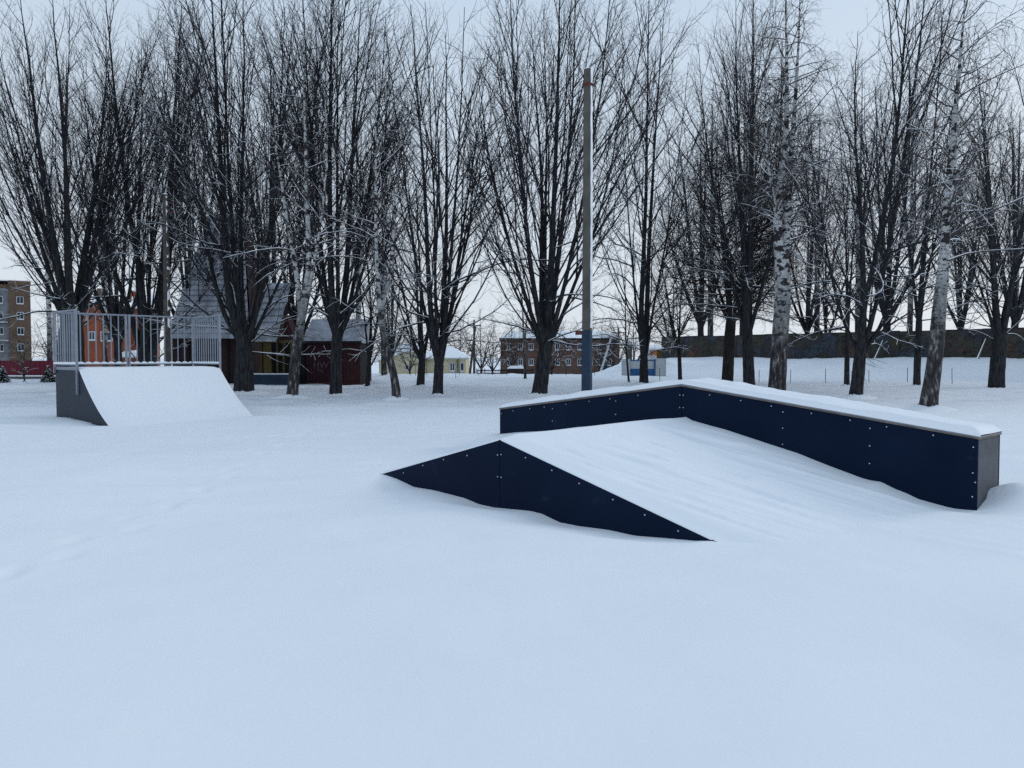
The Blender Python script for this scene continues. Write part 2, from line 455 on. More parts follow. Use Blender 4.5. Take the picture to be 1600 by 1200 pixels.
X = FBX + S * fu[0] + W * fv[0]; Y = FBY + S * fu[1] + W * fv[1]
Z = snow_level(X.ravel(), Y.ravel(), True).reshape(S.shape)
Z -= .03 * sst(L2 + .25, L2 + 1.4, S) + .03 * sst(L1 + .15, L1 + .9, -S)
Z -= .02 * np.exp(-W / .012) * (S > -L1) * (S < L2)
Z += .003 * sst(L2 - .3, L2, S) * 0
link('snow_cover', grid_mesh('snow_cover', np.stack([S, W, Z], -1)), M['snow'], rp)

# ------------------------------------------------------------------ ledge
lg = thing('skate_ledge', 'long kinked navy skate ledge with a snow-capped top behind the A-frame ramp', 'skate ledge',
           (FBX + FW * fv[0], FBY + FW * fv[1], 0), FBA)
def ltop(s): return np.where(s < 0, LHP + (LHP - LHL) * s / LL, LHP - (LHP - LHR) * s / LR)
zl, zp, zr = LHL, LHP, LHR
TK = .034
MB().prism([(-LL, -.4), (-.003, -.4), (-.003, zp - TK), (-LL, zl - TK)], 0, .02).build('front_panel', M['navy'], lg, .002)
MB().prism([(.003, -.4), (LR, -.4), (LR, zr - TK), (.003, zp - TK)], 0, .02).build('front_panel', M['navy'], lg, .002)
MB().prism([(-LL, -.4), (-.003, -.4), (-.003, zp - TK), (-LL, zl - TK)], LT - .02, LT).build('back_panel', M['navy'], lg, .002)
MB().prism([(.003, -.4), (LR, -.4), (LR, zr - TK), (.003, zp - TK)], LT - .02, LT).build('back_panel', M['navy'], lg, .002)
o = MB().box(LR - .024, LR - .004, .022, LT - .022, -.4, zr - TK - .002).build('end_panel', M['endgrey'], lg); o['label'] = 'worn grey end panel'
MB().box(-LL + .004, -LL + .024, .022, LT - .022, -.4, zl - TK - .002).build('end_panel', M['endgrey'], lg)
for a, b, za, zb, nm in ((-LL - .008, -.002, zl, zp, 'top_board'), (.002, LR + .012, zp, zr, 'top_board')):
    MB().prism([(a, za - TK + .001), (b, zb - TK + .001), (b, zb - .012), (a, za - .012)], -.012, LT + .012).build(nm, M['ply'], lg, .003)
    MB().prism([(a - .001, za - .0115), (b + .001, zb - .0115), (b + .001, zb), (a - .001, za)], -.016, LT + .016).build('edge_strip', M['galv'], lg)
pts = [(-LL + .04, 0, zl - .10), (-LL + .04, 0, .10)]
for t in (.09, .2, .29, .42, .55, .66, .8): pts.append((-LL * (1 - t), 0, float(ltop(-LL * (1 - t))) - TK - .05))
for t in (.12, .245, .36, .50, .625, .735, .865): pts.append((LR * t * 1.02, 0, float(ltop(LR * t)) - TK - .05))
for s0 in (-LL * .66, -LL * .31, LR * .41, LR * .70):
    pts += [(s0, 0, float(ltop(s0)) - .13), (s0, 0, float(ltop(s0)) - .34), (s0, 0, float(ltop(s0)) - .55)]
pts += [(-.03, 0, zp - .16), (.03, 0, zp - .16), (-.03, 0, zp - .34), (.03, 0, zp - .34)]
pts += [(LR - .045, 0, zr - .12), (LR - .045, 0, zr - .40), (LR - .045, 0, zr - .66), (LR - .02, 0, zr - .5)]
screws('screws', pts, 1, lg)
ss = np.linspace(-LL - .015, LR + .02, 190); cc = np.linspace(-1, 1, 29)
Sg, Cg = np.meshgrid(ss, cc, indexing='ij')
edge = np.minimum(sst(0, .10, Sg + LL + .015), 1 - sst(LR - .08, LR + .02, Sg))
prof = (1 - np.abs(Cg) ** 14) ** .5
tk = .082 + .034 * vnoise(Sg * 2.1 + 4, Cg * 1.4) + .012 * vnoise(Sg * 7, Cg * 4 + 3) + .03 * vnoise(Sg * .5, Cg * .3 + 9) + .02 * np.exp(-((Sg - .55) / .12) ** 2) * (Cg > 0)
Wg = LT / 2 + Cg * (LT / 2 + .012 + .010 * vnoise(Sg * 3, Cg * .5 + 20))
Zg = ltop(Sg) + .002 + tk * np.clip(prof, 0, 1) * (.15 + .85 * np.sqrt(np.clip(edge, 0, 1)))
link('snow_cover', grid_mesh('snow_cover', np.stack([Sg, Wg, Zg], -1)), M['snow'], lg)

# ------------------------------------------------------------------ quarter pipe
qp = thing('quarter_pipe', 'grey quarter pipe skate ramp with railed platform, covered in smooth snow', 'skate ramp', (QX, QY, 0), QA)
sx = np.linspace(-QR, 0.0, 15)
prof = [(-QR - QD, -.35), (.03, -.35), (.03, -.02)] + [(float(a), float(qp_z(a))) for a in sx[::-1]] + [(-QR - QD, QH)]
MB().prism(prof, 0, .02).build('side_panel', M['slate'], qp, .003)
MB().prism(prof, QW - .02, QW).build('side_panel', M['slate'], qp, .003)
MB().box(-QR - QD, -QR - QD + .02, .021, QW - .021, -.35, QH - .002).build('back_panel', M['slate'], qp)
dk = [(float(a), float(qp_z(a)) - .004) for a in sx]
MB().prism([(a, z - .03) for a, z in dk] + dk[::-1], .021, QW - .021).build('curved_deck', M['ply'], qp)
MB().box(-QR - QD + .022, -QR, .021, QW - .021, QH - .04, QH - .004).build('platform', M['ply'], qp)
b = MB(); b.box(-QR - QD - .012, -QR + .01, -.016, -.001, QH - .005, QH + .075); b.build('deck_edge', M['galv'], qp)
# snow on curve and platform
ss = np.concatenate([np.linspace(-QR - QD, -QR - .06, 20), np.linspace(-QR - .04, 1.1, 70)])
ww = np.concatenate([[.0, .01, .03, .06, .1], np.linspace(.16, QW - .16, 50), [QW - .1, QW - .06, QW - .03, QW - .01, QW]])
S, W = np.meshgrid(ss, ww, indexing='ij')
X = QX + S * qu[0] + W * qv[0]; Y = QY + S * qu[1] + W * qv[1]
g0 = plain_ground(X.ravel(), Y.ravel()).reshape(S.shape)
e = np.minimum(W, QW - W)
tk = (.012 + .05 * sst(0, .2, e)) + .02 * vnoise(S * 1.2, W * 1.1 + 5) * sst(0, .2, e)
zq = np.where(S < -QR, QH, qp_z(S))
zq = np.where(S > 0, -.55 * S, zq)
Zq = smax(zq + tk, g0 - .01, .10 * sst(0, .3, e) + .004) - .06 * sst(.05, .7, S)
link('snow_cover', grid_mesh('snow_cover', np.stack([S, W, Zq], -1)), M['snow'], qp)

bal = MB().box(-.012, .012, -.012, .012, 0, 1).mesh('baluster')
bal.materials.append(M['galv'])
def rail(name, p0, p1, n, z0, z1, parent, ends):
    """one railing section: two rails and separate balusters, p0/p1 in the ramp's own axes"""
    r = MB(); p0 = np.array(p0); p1 = np.array(p1)
    r.tube((p0[0], p0[1], z1), (p1[0], p1[1], z1), .024, n=8)
    ro = r.build(name, M['galv'], parent)
    MB().tube((p0[0], p0[1], z0), (p1[0], p1[1], z0), .020, n=8).build('bottom_rail', M['galv'], ro)
    for i in range(n):
        p = p0 + (p1 - p0) * ((i + 1) / (n + 1))
        b = link('baluster', bal, None, ro, (p[0], p[1], z0)); b.scale = (1, 1, z1 - z0)
    # little pads of snow caught at the foot of the bars
    d = p1 - p0; Ls = np.linalg.norm(d); k = 14 * (n + 1)
    t = np.linspace(0, 1, k); hump = .018 + .03 * np.abs(np.cos(np.pi * t * (n + 1))) + .01 * vnoise(t * 30, t * 0 + z1)
    ang = np.linspace(0, np.pi, 7)
    nrm = np.array([-d[1], d[0]]) / Ls
    P = np.zeros((k, 7, 3))
    P[..., 0] = (p0[0] + d[0] * t)[:, None] + nrm[0] * .032 * np.cos(ang)[None]
    P[..., 1] = (p0[1] + d[1] * t)[:, None] + nrm[1] * .032 * np.cos(ang)[None]
    P[..., 2] = z0 + .012 + hump[:, None] * np.sin(ang)[None] * 1.3
    link('snow', grid_mesh('snow', P), M['snow'], ro)
    return ro
xb, xf = -QR - QD + .03, -QR - .05
zb, zt = QH + .13, QH + QRH
rail('railing', (xb, -.03), (xf, -.03), 9, zb, zt, qp, 0)
rail('railing', (xb, .02), (xb, QW / 2 - .05), 8, zb, zt, qp, 0)
rail('railing', (xb, QW / 2 + .05), (xb, QW - .03), 8, zb, zt, qp, 0)
rail('railing', (xb, QW + .03), (xf, QW + .03), 11, zb, zt, qp, 0)
for (x, y, z0) in ((xb, -.03, QH - .1), (xf, -.03, QH - .62), (xb, QW / 2 - .045, QH - .1), (xb, QW / 2 + .045, QH - .1),
                   (xb, QW + .03, QH - .1), (xf, QW + .03, QH - .35)):
    MB().box(x - .026, x + .026, y - .026, y + .026, z0, zt + .025).build('post', M['galv'], qp, .004)

# ------------------------------------------------------------------ trees
def tube_arrays(P, R, sides, point_tip, seed_rot=0.0):
    """P (N,S,3), R (N,S) -> verts, quads, tris for N swept tubes"""
    n, S = R.shape
    T = np.empty_like(P)
    T[:, 1:-1] = P[:, 2:] - P[:, :-2]; T[:, 0] = P[:, 1] - P[:, 0]; T[:, -1] = P[:, -1] - P[:, -2]
    T /= np.linalg.norm(T, axis=-1, keepdims=True) + 1e-9
    mean = T.mean(1); ax = np.where(np.abs(mean[:, 2:3]) > .75, np.array([[1., 0, 0]]), np.array([[0, 0, 1.]]))
    A = np.cross(T, ax[:, None, :]); A /= np.linalg.norm(A, axis=-1, keepdims=True) + 1e-9
    B = np.cross(T, A)
    ang = np.arange(sides) * 2 * np.pi / sides + seed_rot
    rings = S - 1 if point_tip else S
    V = P[:, :rings, None, :] + R[:, :rings, None, None] * (A[:, :rings, None, :] * np.cos(ang)[None, None, :, None] + B[:, :rings, None, :] * np.sin(ang)[None, None, :, None])
    V = V.reshape(n, rings * sides, 3)
    per = rings * sides
    if point_tip: V = np.concatenate([V, P[:, -1:, :]], 1); per += 1
    k = np.arange(sides); k2 = (k + 1) % sides
    q = []
    for r in range(rings - 1):
        q.append(np.stack([r * sides + k, r * sides + k2, (r + 1) * sides + k2, (r + 1) * sides + k], 1))
    q = np.concatenate(q) if q else np.zeros((0, 4), int)
    off = (np.arange(n) * per)[:, None, None]
    Q = (q[None] + off).reshape(-1, 4) if len(q) else np.zeros((0, 4), int)
    if point_tip:
        b = (rings - 1) * sides
        t = np.stack([b + k, b + k2, np.full(sides, per - 1)], 1)
        Tr = (t[None] + off).reshape(-1, 3)
    else: Tr = np.zeros((0, 3), int)
    return V.reshape(-1, 3), Q, Tr

def join(parts):
    vs, qs, ts, o = [], [], [], 0
    for v, q, t in parts:
        vs.append(v); qs.append(q + o); ts.append(t + o); o += len(v)
    return np.concatenate(vs), np.concatenate(qs), np.concatenate(ts)

def resample(pts, S):
    pts = np.asarray(pts, float)
    if len(pts) > 2:                                   # soften corners
        for _ in range(2):
            a = pts[:-1] * .75 + pts[1:] * .25; b = pts[:-1] * .25 + pts[1:] * .75
            m = np.empty((len(a) * 2, pts.shape[1])); m[0::2] = a; m[1::2] = b
            pts = np.concatenate([pts[:1], m, pts[-1:]])
    d = np.concatenate([[0], np.cumsum(np.linalg.norm(np.diff(pts[:, :3], axis=0), axis=1))])
    t = np.linspace(0, d[-1], S)
    return np.stack([np.interp(t, d, pts[:, k]) for k in range(pts.shape[1])], 1)

def sprout(rng, P, R, counts, trange, lenf, ang, rfac, rmin, S, up, jit, zlo=None, out=None):
    n, Sp = R.shape
    idx = np.repeat(np.arange(n), counts); m = len(idx)
    if m == 0: return np.zeros((0, S, 3)), np.zeros((0, S))
    k = np.concatenate([np.arange(c) for c in counts]) if m else np.zeros(0)
    t = trange[0] + (trange[1] - trange[0]) * ((k + rng.random(m)) / np.maximum(counts[idx], 1)) ** .82
    f = t * (Sp - 1); i = np.minimum(f.astype(int), Sp - 2); fr_ = (f - i)[:, None]
    pos = P[idx, i] * (1 - fr_) + P[idx, i + 1] * fr_
    tan = P[idx, i + 1] - P[idx, i]; tan /= np.linalg.norm(tan, axis=1, keepdims=True) + 1e-9
    rp_ = R[idx, i] * (1 - fr_[:, 0]) + R[idx, i + 1] * fr_[:, 0]
    plen = np.linalg.norm(np.diff(P, axis=1), axis=2).sum(1)[idx]
    ax = np.where(np.abs(tan[:, 2:3]) > .9, np.array([[1., 0, 0]]), np.array([[0, 0, 1.]]))
    a = np.cross(tan, ax); a /= np.linalg.norm(a, axis=1, keepdims=True) + 1e-9; b = np.cross(tan, a)
    phi = k * 2.4 + rng.random(m) * 1.4 + idx * 1.7
    pr = a * np.cos(phi)[:, None] + b * np.sin(phi)[:, None]
    if out is not None:                                # lean away from the tree's axis
        rad = pos - out; rad[:, 2] = 0; rn = np.linalg.norm(rad, axis=1, keepdims=True)
        pr = pr + .9 * rad / np.maximum(rn, .3); pr -= tan * (pr * tan).sum(1, keepdims=True)
        pr /= np.linalg.norm(pr, axis=1, keepdims=True) + 1e-9
    th = rng.uniform(ang[0], ang[1], m)
    d = tan * np.cos(th)[:, None] + pr * np.sin(th)[:, None]
    Lc = lenf(t, plen, rng, m)
    C_ = np.zeros((m, S, 3)); C_[:, 0] = pos
    st = (Lc / (S - 1))[:, None]
    for j in range(1, S):
        d = d + rng.normal(0, jit, (m, 3)); d[:, 2] += up / (S - 1)
        d /= np.linalg.norm(d, axis=1, keepdims=True) + 1e-9
        C_[:, j] = C_[:, j - 1] + d * st
    r0 = np.maximum(np.minimum(rp_ * .8, rfac * Lc + rmin), rmin)
    tap = np.linspace(1, .30, S)[None]
    return C_, r0[:, None] * tap

def grow_tree(trunk, stems, kind, seed, dens=1.0, snow=1.0):
    """trunk: (k,4) points x,y,z,r (local metres); stems: list of (k,4). Returns three meshes."""
    rng = np.random.default_rng(seed)
    tr = []
    # trunk with root flare and uneven girth
    T = resample(trunk, 18); P = T[None, :, :3].copy(); R = T[None, :, 3].copy()
    z = P[0, :, 2] - P[0, 0, 2]; R[0] *= 1 + .20 * np.exp(-z / .35)
    v, q, t = tube_arrays(P, R, 14, False)
    c = np.repeat(P[0], 14, 0); a = np.tile(np.arange(14), 18); zz = np.repeat(z, 14)
    v = c + (v - c) * (1 + .10 * np.sin(a * 1.346 + seed) * np.exp(-zz / .8) + .05 * np.sin(a * 2.244 + zz * 1.7 + seed) + .015 * rng.normal(size=len(v)))[:, None]
    tr.append((v, q, t))
    ST = np.stack([resample(s, 20) for s in stems]); SP = ST[:, :, :3]; SR = ST[:, :, 3]
    slen = np.linalg.norm(np.diff(SP, axis=1), axis=2).sum(1)
    SP = SP.copy()
    wob = np.cumsum(rng.normal(0, .035, SP.shape), 1) * np.linspace(0, 1, 20)[None, :, None]; wob -= wob.mean(1, keepdims=True) * 0
    SP += wob * (.35 if kind == 'birch' else .6)
    tr.append(tube_arrays(SP, SR, 8, False))
    axis_xy = np.array([T[0, 0], T[0, 1], 0])
    R_ = lambda a, b: (np.radians(a), np.radians(b))
    cr = []; sn = []
    if kind == 'linden':
        # secondary leaders climbing close to the stems
        va = np.random.default_rng(seed * 7 + 1); ka = va.uniform(.8, 1.25); ku = va.uniform(.7, 1.3); kd = dens * va.uniform(.88, 1.12)
        c0 = np.maximum((slen * .78 * kd).astype(int), 2)
        PL, RL = sprout(rng, SP, SR, c0, (.05, .74), lambda t, p, g, m: np.clip(p * (1 - t) * g.uniform(.4, .98, m), .8, 8.5),
                        R_(12 * ka, 40 * ka), .0038, .010, 12, .85 * ku, .06, out=axis_xy)
        cr.append(tube_arrays(PL, RL, 5, True))
        llen = np.linalg.norm(np.diff(PL, axis=1), axis=2).sum(1)
        lf = lambda t, p, g, m: np.clip((.07 * p + .85 * np.sin(np.pi * np.clip(t, 0, 1)) + .45) * g.uniform(.45, 1.45, m), .3, 2.8)
        PA, RA = sprout(rng, SP, SR, np.maximum((slen * 1.4 * kd).astype(int), 3), (.24, .99), lf, R_(18 * ka, 54 * ka), .0062, .0075, 6, .60 * ku, .10, out=axis_xy)
        PB, RB = sprout(rng, PL, RL, np.maximum((llen * 2.0 * kd).astype(int), 2), (.16, .99), lf, R_(16 * ka, 50 * ka), .0055, .0068, 6, .60 * ku, .10, out=axis_xy)
        P1 = np.concatenate([PA, PB]); R1 = np.concatenate([RA, RB])
        c2 = np.maximum((np.linalg.norm(np.diff(P1, axis=1), axis=2).sum(1) * 3.2 * kd).astype(int), 2)
        P2, R2 = sprout(rng, P1, R1, c2, (.12, 1), lambda t, p, g, m: np.clip((.45 * p * (1.1 - t) + .28) * g.uniform(.5, 1.35, m), .18, 1.2),
                        R_(22, 56), .0036, .0052, 4, .45, .12)
        c3 = np.maximum((np.linalg.norm(np.diff(P2, axis=1), axis=2).sum(1) * 4.5 * kd).astype(int), 1)
        P3, R3 = sprout(rng, P2, R2, c3, (.2, 1), lambda t, p, g, m: g.uniform(.14, .46, m), R_(22, 58), .0, .0042, 3, .3, .14)
    elif kind == 'birch':
        c1 = np.maximum((slen * 2.3 * dens).astype(int), 3)
        P1, R1 = sprout(rng, SP, SR, c1, (.16, .985), lambda t, p, g, m: np.clip((.22 * p * (1 - t) + .7) * g.uniform(.55, 1.3, m), .4, 3.4),
                        R_(38, 74), .010, .009, 8, -.10, .12)
        c2 = np.maximum((np.linalg.norm(np.diff(P1, axis=1), axis=2).sum(1) * 4.0 * dens).astype(int), 2)
        P2, R2 = sprout(rng, P1, R1, c2, (.15, 1), lambda t, p, g, m: np.clip((.5 * p * (1.1 - t) + .3) * g.uniform(.5, 1.3, m), .2, 1.5),
                        R_(30, 70), .005, .006, 5, -.75, .12)
        c3 = np.maximum((np.linalg.norm(np.diff(P2, axis=1), axis=2).sum(1) * 5.5 * dens).astype(int), 1)
        P3, R3 = sprout(rng, P2, R2, c3, (.2, 1), lambda t, p, g, m: g.uniform(.2, .6, m), R_(20, 60), .0, .0046, 3, -.9, .12)
    else:                                               # dense: round crown full of crooked twigs
        c1 = np.maximum((slen * 4.4 * dens).astype(int), 3)
        P1, R1 = sprout(rng, SP, SR, c1, (.12, .985), lambda t, p, g, m: np.clip((.34 * p * (1 - t) + .9) * g.uniform(.6, 1.3, m), .4, 3.2),
                        R_(40, 80), .010, .010, 7, .1, .16, out=axis_xy)
        c2 = np.maximum((np.linalg.norm(np.diff(P1, axis=1), axis=2).sum(1) * 5.0 * dens).astype(int), 2)
        P2, R2 = sprout(rng, P1, R1, c2, (.12, 1), lambda t, p, g, m: np.clip((.45 * p * (1.1 - t) + .25) * g.uniform(.5, 1.3, m), .15, 1.2),
                        R_(35, 80), .006, .006, 5, .05, .18)
        c3 = np.maximum((np.linalg.norm(np.diff(P2, axis=1), axis=2).sum(1) * 6 * dens).astype(int), 1)
        P3, R3 = sprout(rng, P2, R2, c3, (.15, 1), lambda t, p, g, m: g.uniform(.15, .45, m), R_(30, 75), .0, .005, 3, .0, .2)
    # a skirt of long arching low branches
    sk_n = {'linden': 14, 'birch': 3, 'dense': 8}[kind]
    low = np.full(len(slen), max(1, round(sk_n / len(slen))))
    PK, RK = sprout(rng, SP, SR, low, (.02, .34), lambda t, p, g, m: np.clip(p * g.uniform(.14, .36, m), .8, 4.2), R_(42, 88), .0075, .011, 10,
                    -.15 if kind != 'birch' else -.5, .12, out=axis_xy)
    cK = np.maximum((np.linalg.norm(np.diff(PK, axis=1), axis=2).sum(1) * 4.2).astype(int), 2)
    PK2, RK2 = sprout(rng, PK, RK, cK, (.15, 1), lambda t, p, g, m: np.clip((.3 * p * (1.1 - t) + .2) * g.uniform(.5, 1.3, m), .2, 1.3),
                      R_(30, 70), .006, .0065, 5, .25 if kind != 'birch' else -.6, .13)
    cK3 = np.maximum((np.linalg.norm(np.diff(PK2, axis=1), axis=2).sum(1) * 4).astype(int), 1)
    PK3, RK3 = sprout(rng, PK2, RK2, cK3, (.2, 1), lambda t, p, g, m: g.uniform(.13, .4, m), R_(25, 60), .0, .0052, 3, .1, .14)
    cr += [tube_arrays(P1, R1, 3, True), tube_arrays(P2, R2, 3, True), tube_arrays(PK, RK, 5, True), tube_arrays(PK2, RK2, 3, True)]
    for p_, r_ in ((P3, R3), (PK3, RK3)): cr.append(tube_arrays(p_[:, [0, 2]], r_[:, [0, 2]], 3, True))
    # snow lying along the flatter branches, most of it low in the crown
    top = max(SP[..., 2].max(), 1)
    for (p_, r_, pr_, lift) in ((P1, R1, .75, .8), (PK, RK, 1.0, .8), (PK2, RK2, .6, .8), (P2, R2, .30, .8)):
        if len(p_) == 0: continue
        d = p_[:, -1] - p_[:, 0]; inc = np.abs(d[:, 2]) / (np.linalg.norm(d, axis=1) + 1e-9)
        hz_ = p_[:, 0, 2] / top
        keep = (rng.random(len(p_)) < pr_ * snow * np.clip(1.2 - 1.0 * hz_, .18, 1)) & (inc < .86)
        if not keep.any(): continue
        pp = p_[keep].copy(); rr = r_[keep]
        a = .35 + .65 * rng.random((len(pp), pp.shape[1]))
        pp[..., 2] += rr * lift + .002; srad = (rr * .85 + .0035) * a
        sn.append(tube_arrays(pp, srad, 4 if len(pp) < 200 else 3, True))
    # drifted collar of snow round the foot
    na = 28; an = np.arange(na) * 2 * np.pi / na; r0 = R[0, 0]
    lump = 1 + .5 * np.sin(an * 2 + seed) * .5 + .25 * rng.normal(size=na)
    ring = []
    for f_, hgt in ((.75, .075), (1.08, .06), (1.5, .028), (2.2, -.008), (3.0, -.09)):
        rr = r0 * f_ + .05 * f_; ring.append(np.stack([np.cos(an) * rr * (1 + .12 * (lump - 1)), np.sin(an) * rr, hgt * np.clip(lump, .2, 1.7) + .12], 1))
    V_ = np.concatenate(ring) + np.array([P[0, 0, 0], P[0, 0, 1], 0]); k_ = np.arange(na); k2_ = (k_ + 1) % na
    Q_ = np.concatenate([np.stack([j * na + k_, (j + 1) * na + k_, (j + 1) * na + k2_, j * na + k2_], 1) for j in range(4)])
    sn.append((V_, Q_, np.zeros((0, 3), int)))
    a = mesh_np('trunk', *join(tr)); b = mesh_np('crown', *join(cr)); c = mesh_np('snow', *join(sn))
    return a, b, c

TRI = [0]
KM = {'linden': ('bark', 'twig'), 'birch': ('birch', 'twig_birch'), 'dense': ('bark_brown', 'twig_brown')}
def plant(name, label, meshes, kind, loc, rz=0.0, scale=1.0, group=None, crown=None):
    r = thing(name, label, 'tree', loc, rz, group)
    r.scale = (scale,) * 3
    for nm, me, mt in zip(('trunk', 'crown', 'snow'), meshes, (KM[kind][0], crown or KM[kind][1], 'snow')):
        link(nm, me, M[mt], r)
    return r

def tree(name, label, kind, Y, base, w, split, stems, seed, dens=1.0, snow=1.0, tw=None, trunk=None, spread=1.0, z0=None):
    """stems given as photo polylines [(px,py),...,(px,py)] plus width in px at start; they fan out in depth too"""
    w *= .80 if kind != 'birch' else .84; tw = tw * .84 if tw else None
    stems = [(pl, sw * .84) for pl, sw in stems]
    B = at(base[0], base[1], Y)
    gz_ = ground_z(B[0], Y) - .12 if z0 is None else z0
    org = np.array([B[0], Y, gz_]); mpp = Y / F
    rng = np.random.default_rng(seed + 100)
    def rel(px, py): p = at(px, py, Y); return p - org
    tp = trunk or [split]
    k = [np.append(rel(*base) * [1, 1, 0], w * mpp / 2)]
    n = len(tp)
    for i, (x, y) in enumerate(tp):
        ww_ = w + ((tw or w * .92) - w) * (i + 1) / n
        k.append(np.append(rel(x, y), ww_ * mpp / 2))
    kr = k[-1][3]; top = k[-1][:3]
    k.append(np.append(top + [0, 0, kr * 1.3], kr * .72)); k.append(np.append(top + [0, 0, kr * 2.8], kr * .12))
    out = []
    xs = np.array([rel(*s[0][-1])[0] for s in stems]); R0 = max(np.abs(xs - top[0]).max(), .6)
    for j, (pl, sw) in enumerate(stems):
        dx = abs(xs[j] - top[0]); mx = math.sqrt(max(R0 * R0 * 1.05 - dx * dx, .04))
        dep = (1 if j % 2 else -1) * mx * rng.uniform(.35, 1.0) * spread
        if kind == 'birch' and j == 0: dep *= .12
        off = np.array([np.clip((xs[j] - top[0]) / R0, -1, 1), np.clip(dep / R0, -1, 1), 0]) * max(kr - sw * mpp / 2, 0) * .75
        P = [np.append(top - [0, 0, kr * 2.2] + off * .4, sw * mpp / 2 * .9), np.append(top + off, sw * mpp / 2 * 1.2)]
        pz = [rel(*p) for p in pl]; zt_ = pz[-1][2]; zs = top[2]
        if len(pl) == 1:                                # free stem: swing out, then climb
            e = pz[0]; pts = []
            for t in (.12, .3, .55, .8, 1.0):
                xx = top[0] + (e[0] - top[0]) * t ** .80; pts.append(np.array([xx, 0, zs + (e[2] - zs) * t]))
            pz = pts
        for i, p in enumerate(pz):
            t = np.clip((p[2] - zs) / max(zt_ - zs, .1), .05, 1) if kind != 'birch' or zt_ - zs > 1.5 else (i + 1) / len(pz)
            P.append(np.append(p + [0, dep * t ** .8, 0], max(sw * mpp / 2 * (1 - t) ** 1.1, .011)))
        out.append(np.array(P))
    meshes = grow_tree(np.array(k), out, kind, seed, dens, snow)
    return plant(name, label, meshes, kind, tuple(org))

# --- lindens and other dark trees, left to right
tree('linden_tree', 'stout many-stemmed bare tree rising behind the left end of the railed quarter pipe', 'linden', 35.0, (112, 612), 46, (112, 500),
     [([(88, 440), (55, 300), (25, 160)], 10), ([(95, 430), (75, 260), (62, 70)], 12), ([(104, 420), (95, 250), (90, 35)], 15), ([(114, 420), (118, 240), (120, 22)], 15),
      ([(124, 420), (140, 270), (150, 40)], 13), ([(134, 430), (165, 300), (200, 80)], 8), ([(80, 450), (20, 330), (-30, 220)], 9), ([(140, 440), (185, 330), (230, 170)], 8), ([(100,430),(60,220),(40,110)],9), ([(128,430),(150,250),(176,55)],9)], 11, 1.0)
tree('linden_tree', 'leaning cluster of bare dark stems behind the middle of the quarter pipe railing', 'linden', 39.0, (228, 607), 40, (230, 560),
     [([(205, 490), (180, 430), (150, 300), (130, 140)], 12), ([(214, 500), (202, 430), (196, 300), (186, 30)], 13), ([(232, 500), (233, 430), (214, 280), (206, 15)], 15),
      ([(244, 500), (252, 400), (262, 220), (268, 5)], 20), ([(250, 510), (268, 400), (285, 240), (292, 20)], 12), ([(225, 480), (222, 360), (236, 200), (240, 40)], 9)], 12, 1.0)
tree('linden_tree', 'thick forked bare tree right of the quarter pipe, in front of the steep grey roof', 'linden', 34.0, (380, 613), 36, (383, 535),
     [([(362, 480), (358, 380), (356, 200), (350, -30)], 18), ([(345, 490), (318, 380), (290, 220), (275, 60)], 10), ([(380, 470), (385, 330), (395, 160), (400, -40)], 12),
      ([(396, 480), (412, 360), (425, 200), (432, -20)], 13), ([(404, 490), (430, 380), (450, 240), (462, 40)], 10), ([(352, 480), (330, 330), (318, 160), (310, -10)], 11),
      ([(376, 470), (372, 300), (372, 140), (376, -50)], 11), ([(408, 500), (445, 420), (480, 300), (500, 150)], 7)], 13, 1.0)
tree('linden_tree', 'tall dark bare tree in front of the dark red shed', 'linden', 33.0, (524, 617), 23, (527, 525),
     [([(520, 470), (522, 350), (526, 150), (528, -40)], 14), ([(538, 470), (543, 350), (550, 180), (560, -30)], 13), ([(512, 470), (500, 330), (490, 150), (484, -20)], 9),
      ([(545, 480), (562, 360), (580, 200), (590, 10)], 9), ([(548, 490), (580, 380), (602, 240), (612, 90)], 7), ([(506, 480), (480, 350), (462, 190), (450, 40)], 7), ([(530,470),(533,300),(538,120),(542,-40)], 9)], 14, 1.08)
tree('young_tree', 'slender dark bare tree beside the right corner of the red shed', 'linden', 40.0, (574, 606), 9, (577, 560),
     [([(582, 500), (578, 420), (570, 300)], 6), ([(590, 500), (600, 420), (604, 280)], 5), ([(570, 500), (556, 400), (550, 320)], 4)], 15, .9)
tree('linden_tree', 'smaller fan-shaped bare tree in front of the pale yellow house', 'linden', 41.0, (657, 602), 15, (660, 562),
     [([(645, 530), (632, 460), (606, 350)], 6), ([(652, 520), (646, 420), (632, 290)], 6), ([(660, 520), (660, 410), (655, 270)], 7), ([(668, 520), (672, 410), (676, 290)], 6), ([(640, 530), (615, 450), (585, 380)], 5)], 16, .95)
tree('linden_tree', 'two-stemmed dark bare tree right of the curved birch, standing alone against open sky', 'linden', 32.5, (684, 618), 20, (686, 568),
     [([(676, 510), (673, 400), (670, 270), (655, 50)], 12), ([(692, 520), (695, 400), (698, 260), (692, 25)], 12), ([(700, 480), (710, 370), (722, 220), (730, 35)], 9),
      ([(706, 470), (724, 340), (745, 190), (762, 60)], 8), ([(664, 490), (645, 360), (628, 210), (612, 70)], 7), ([(710, 460), (740, 310), (765, 190), (785, 110)], 6), ([(682, 480), (684, 330), (676, 180), (672, 40)], 7)], 17, .78)
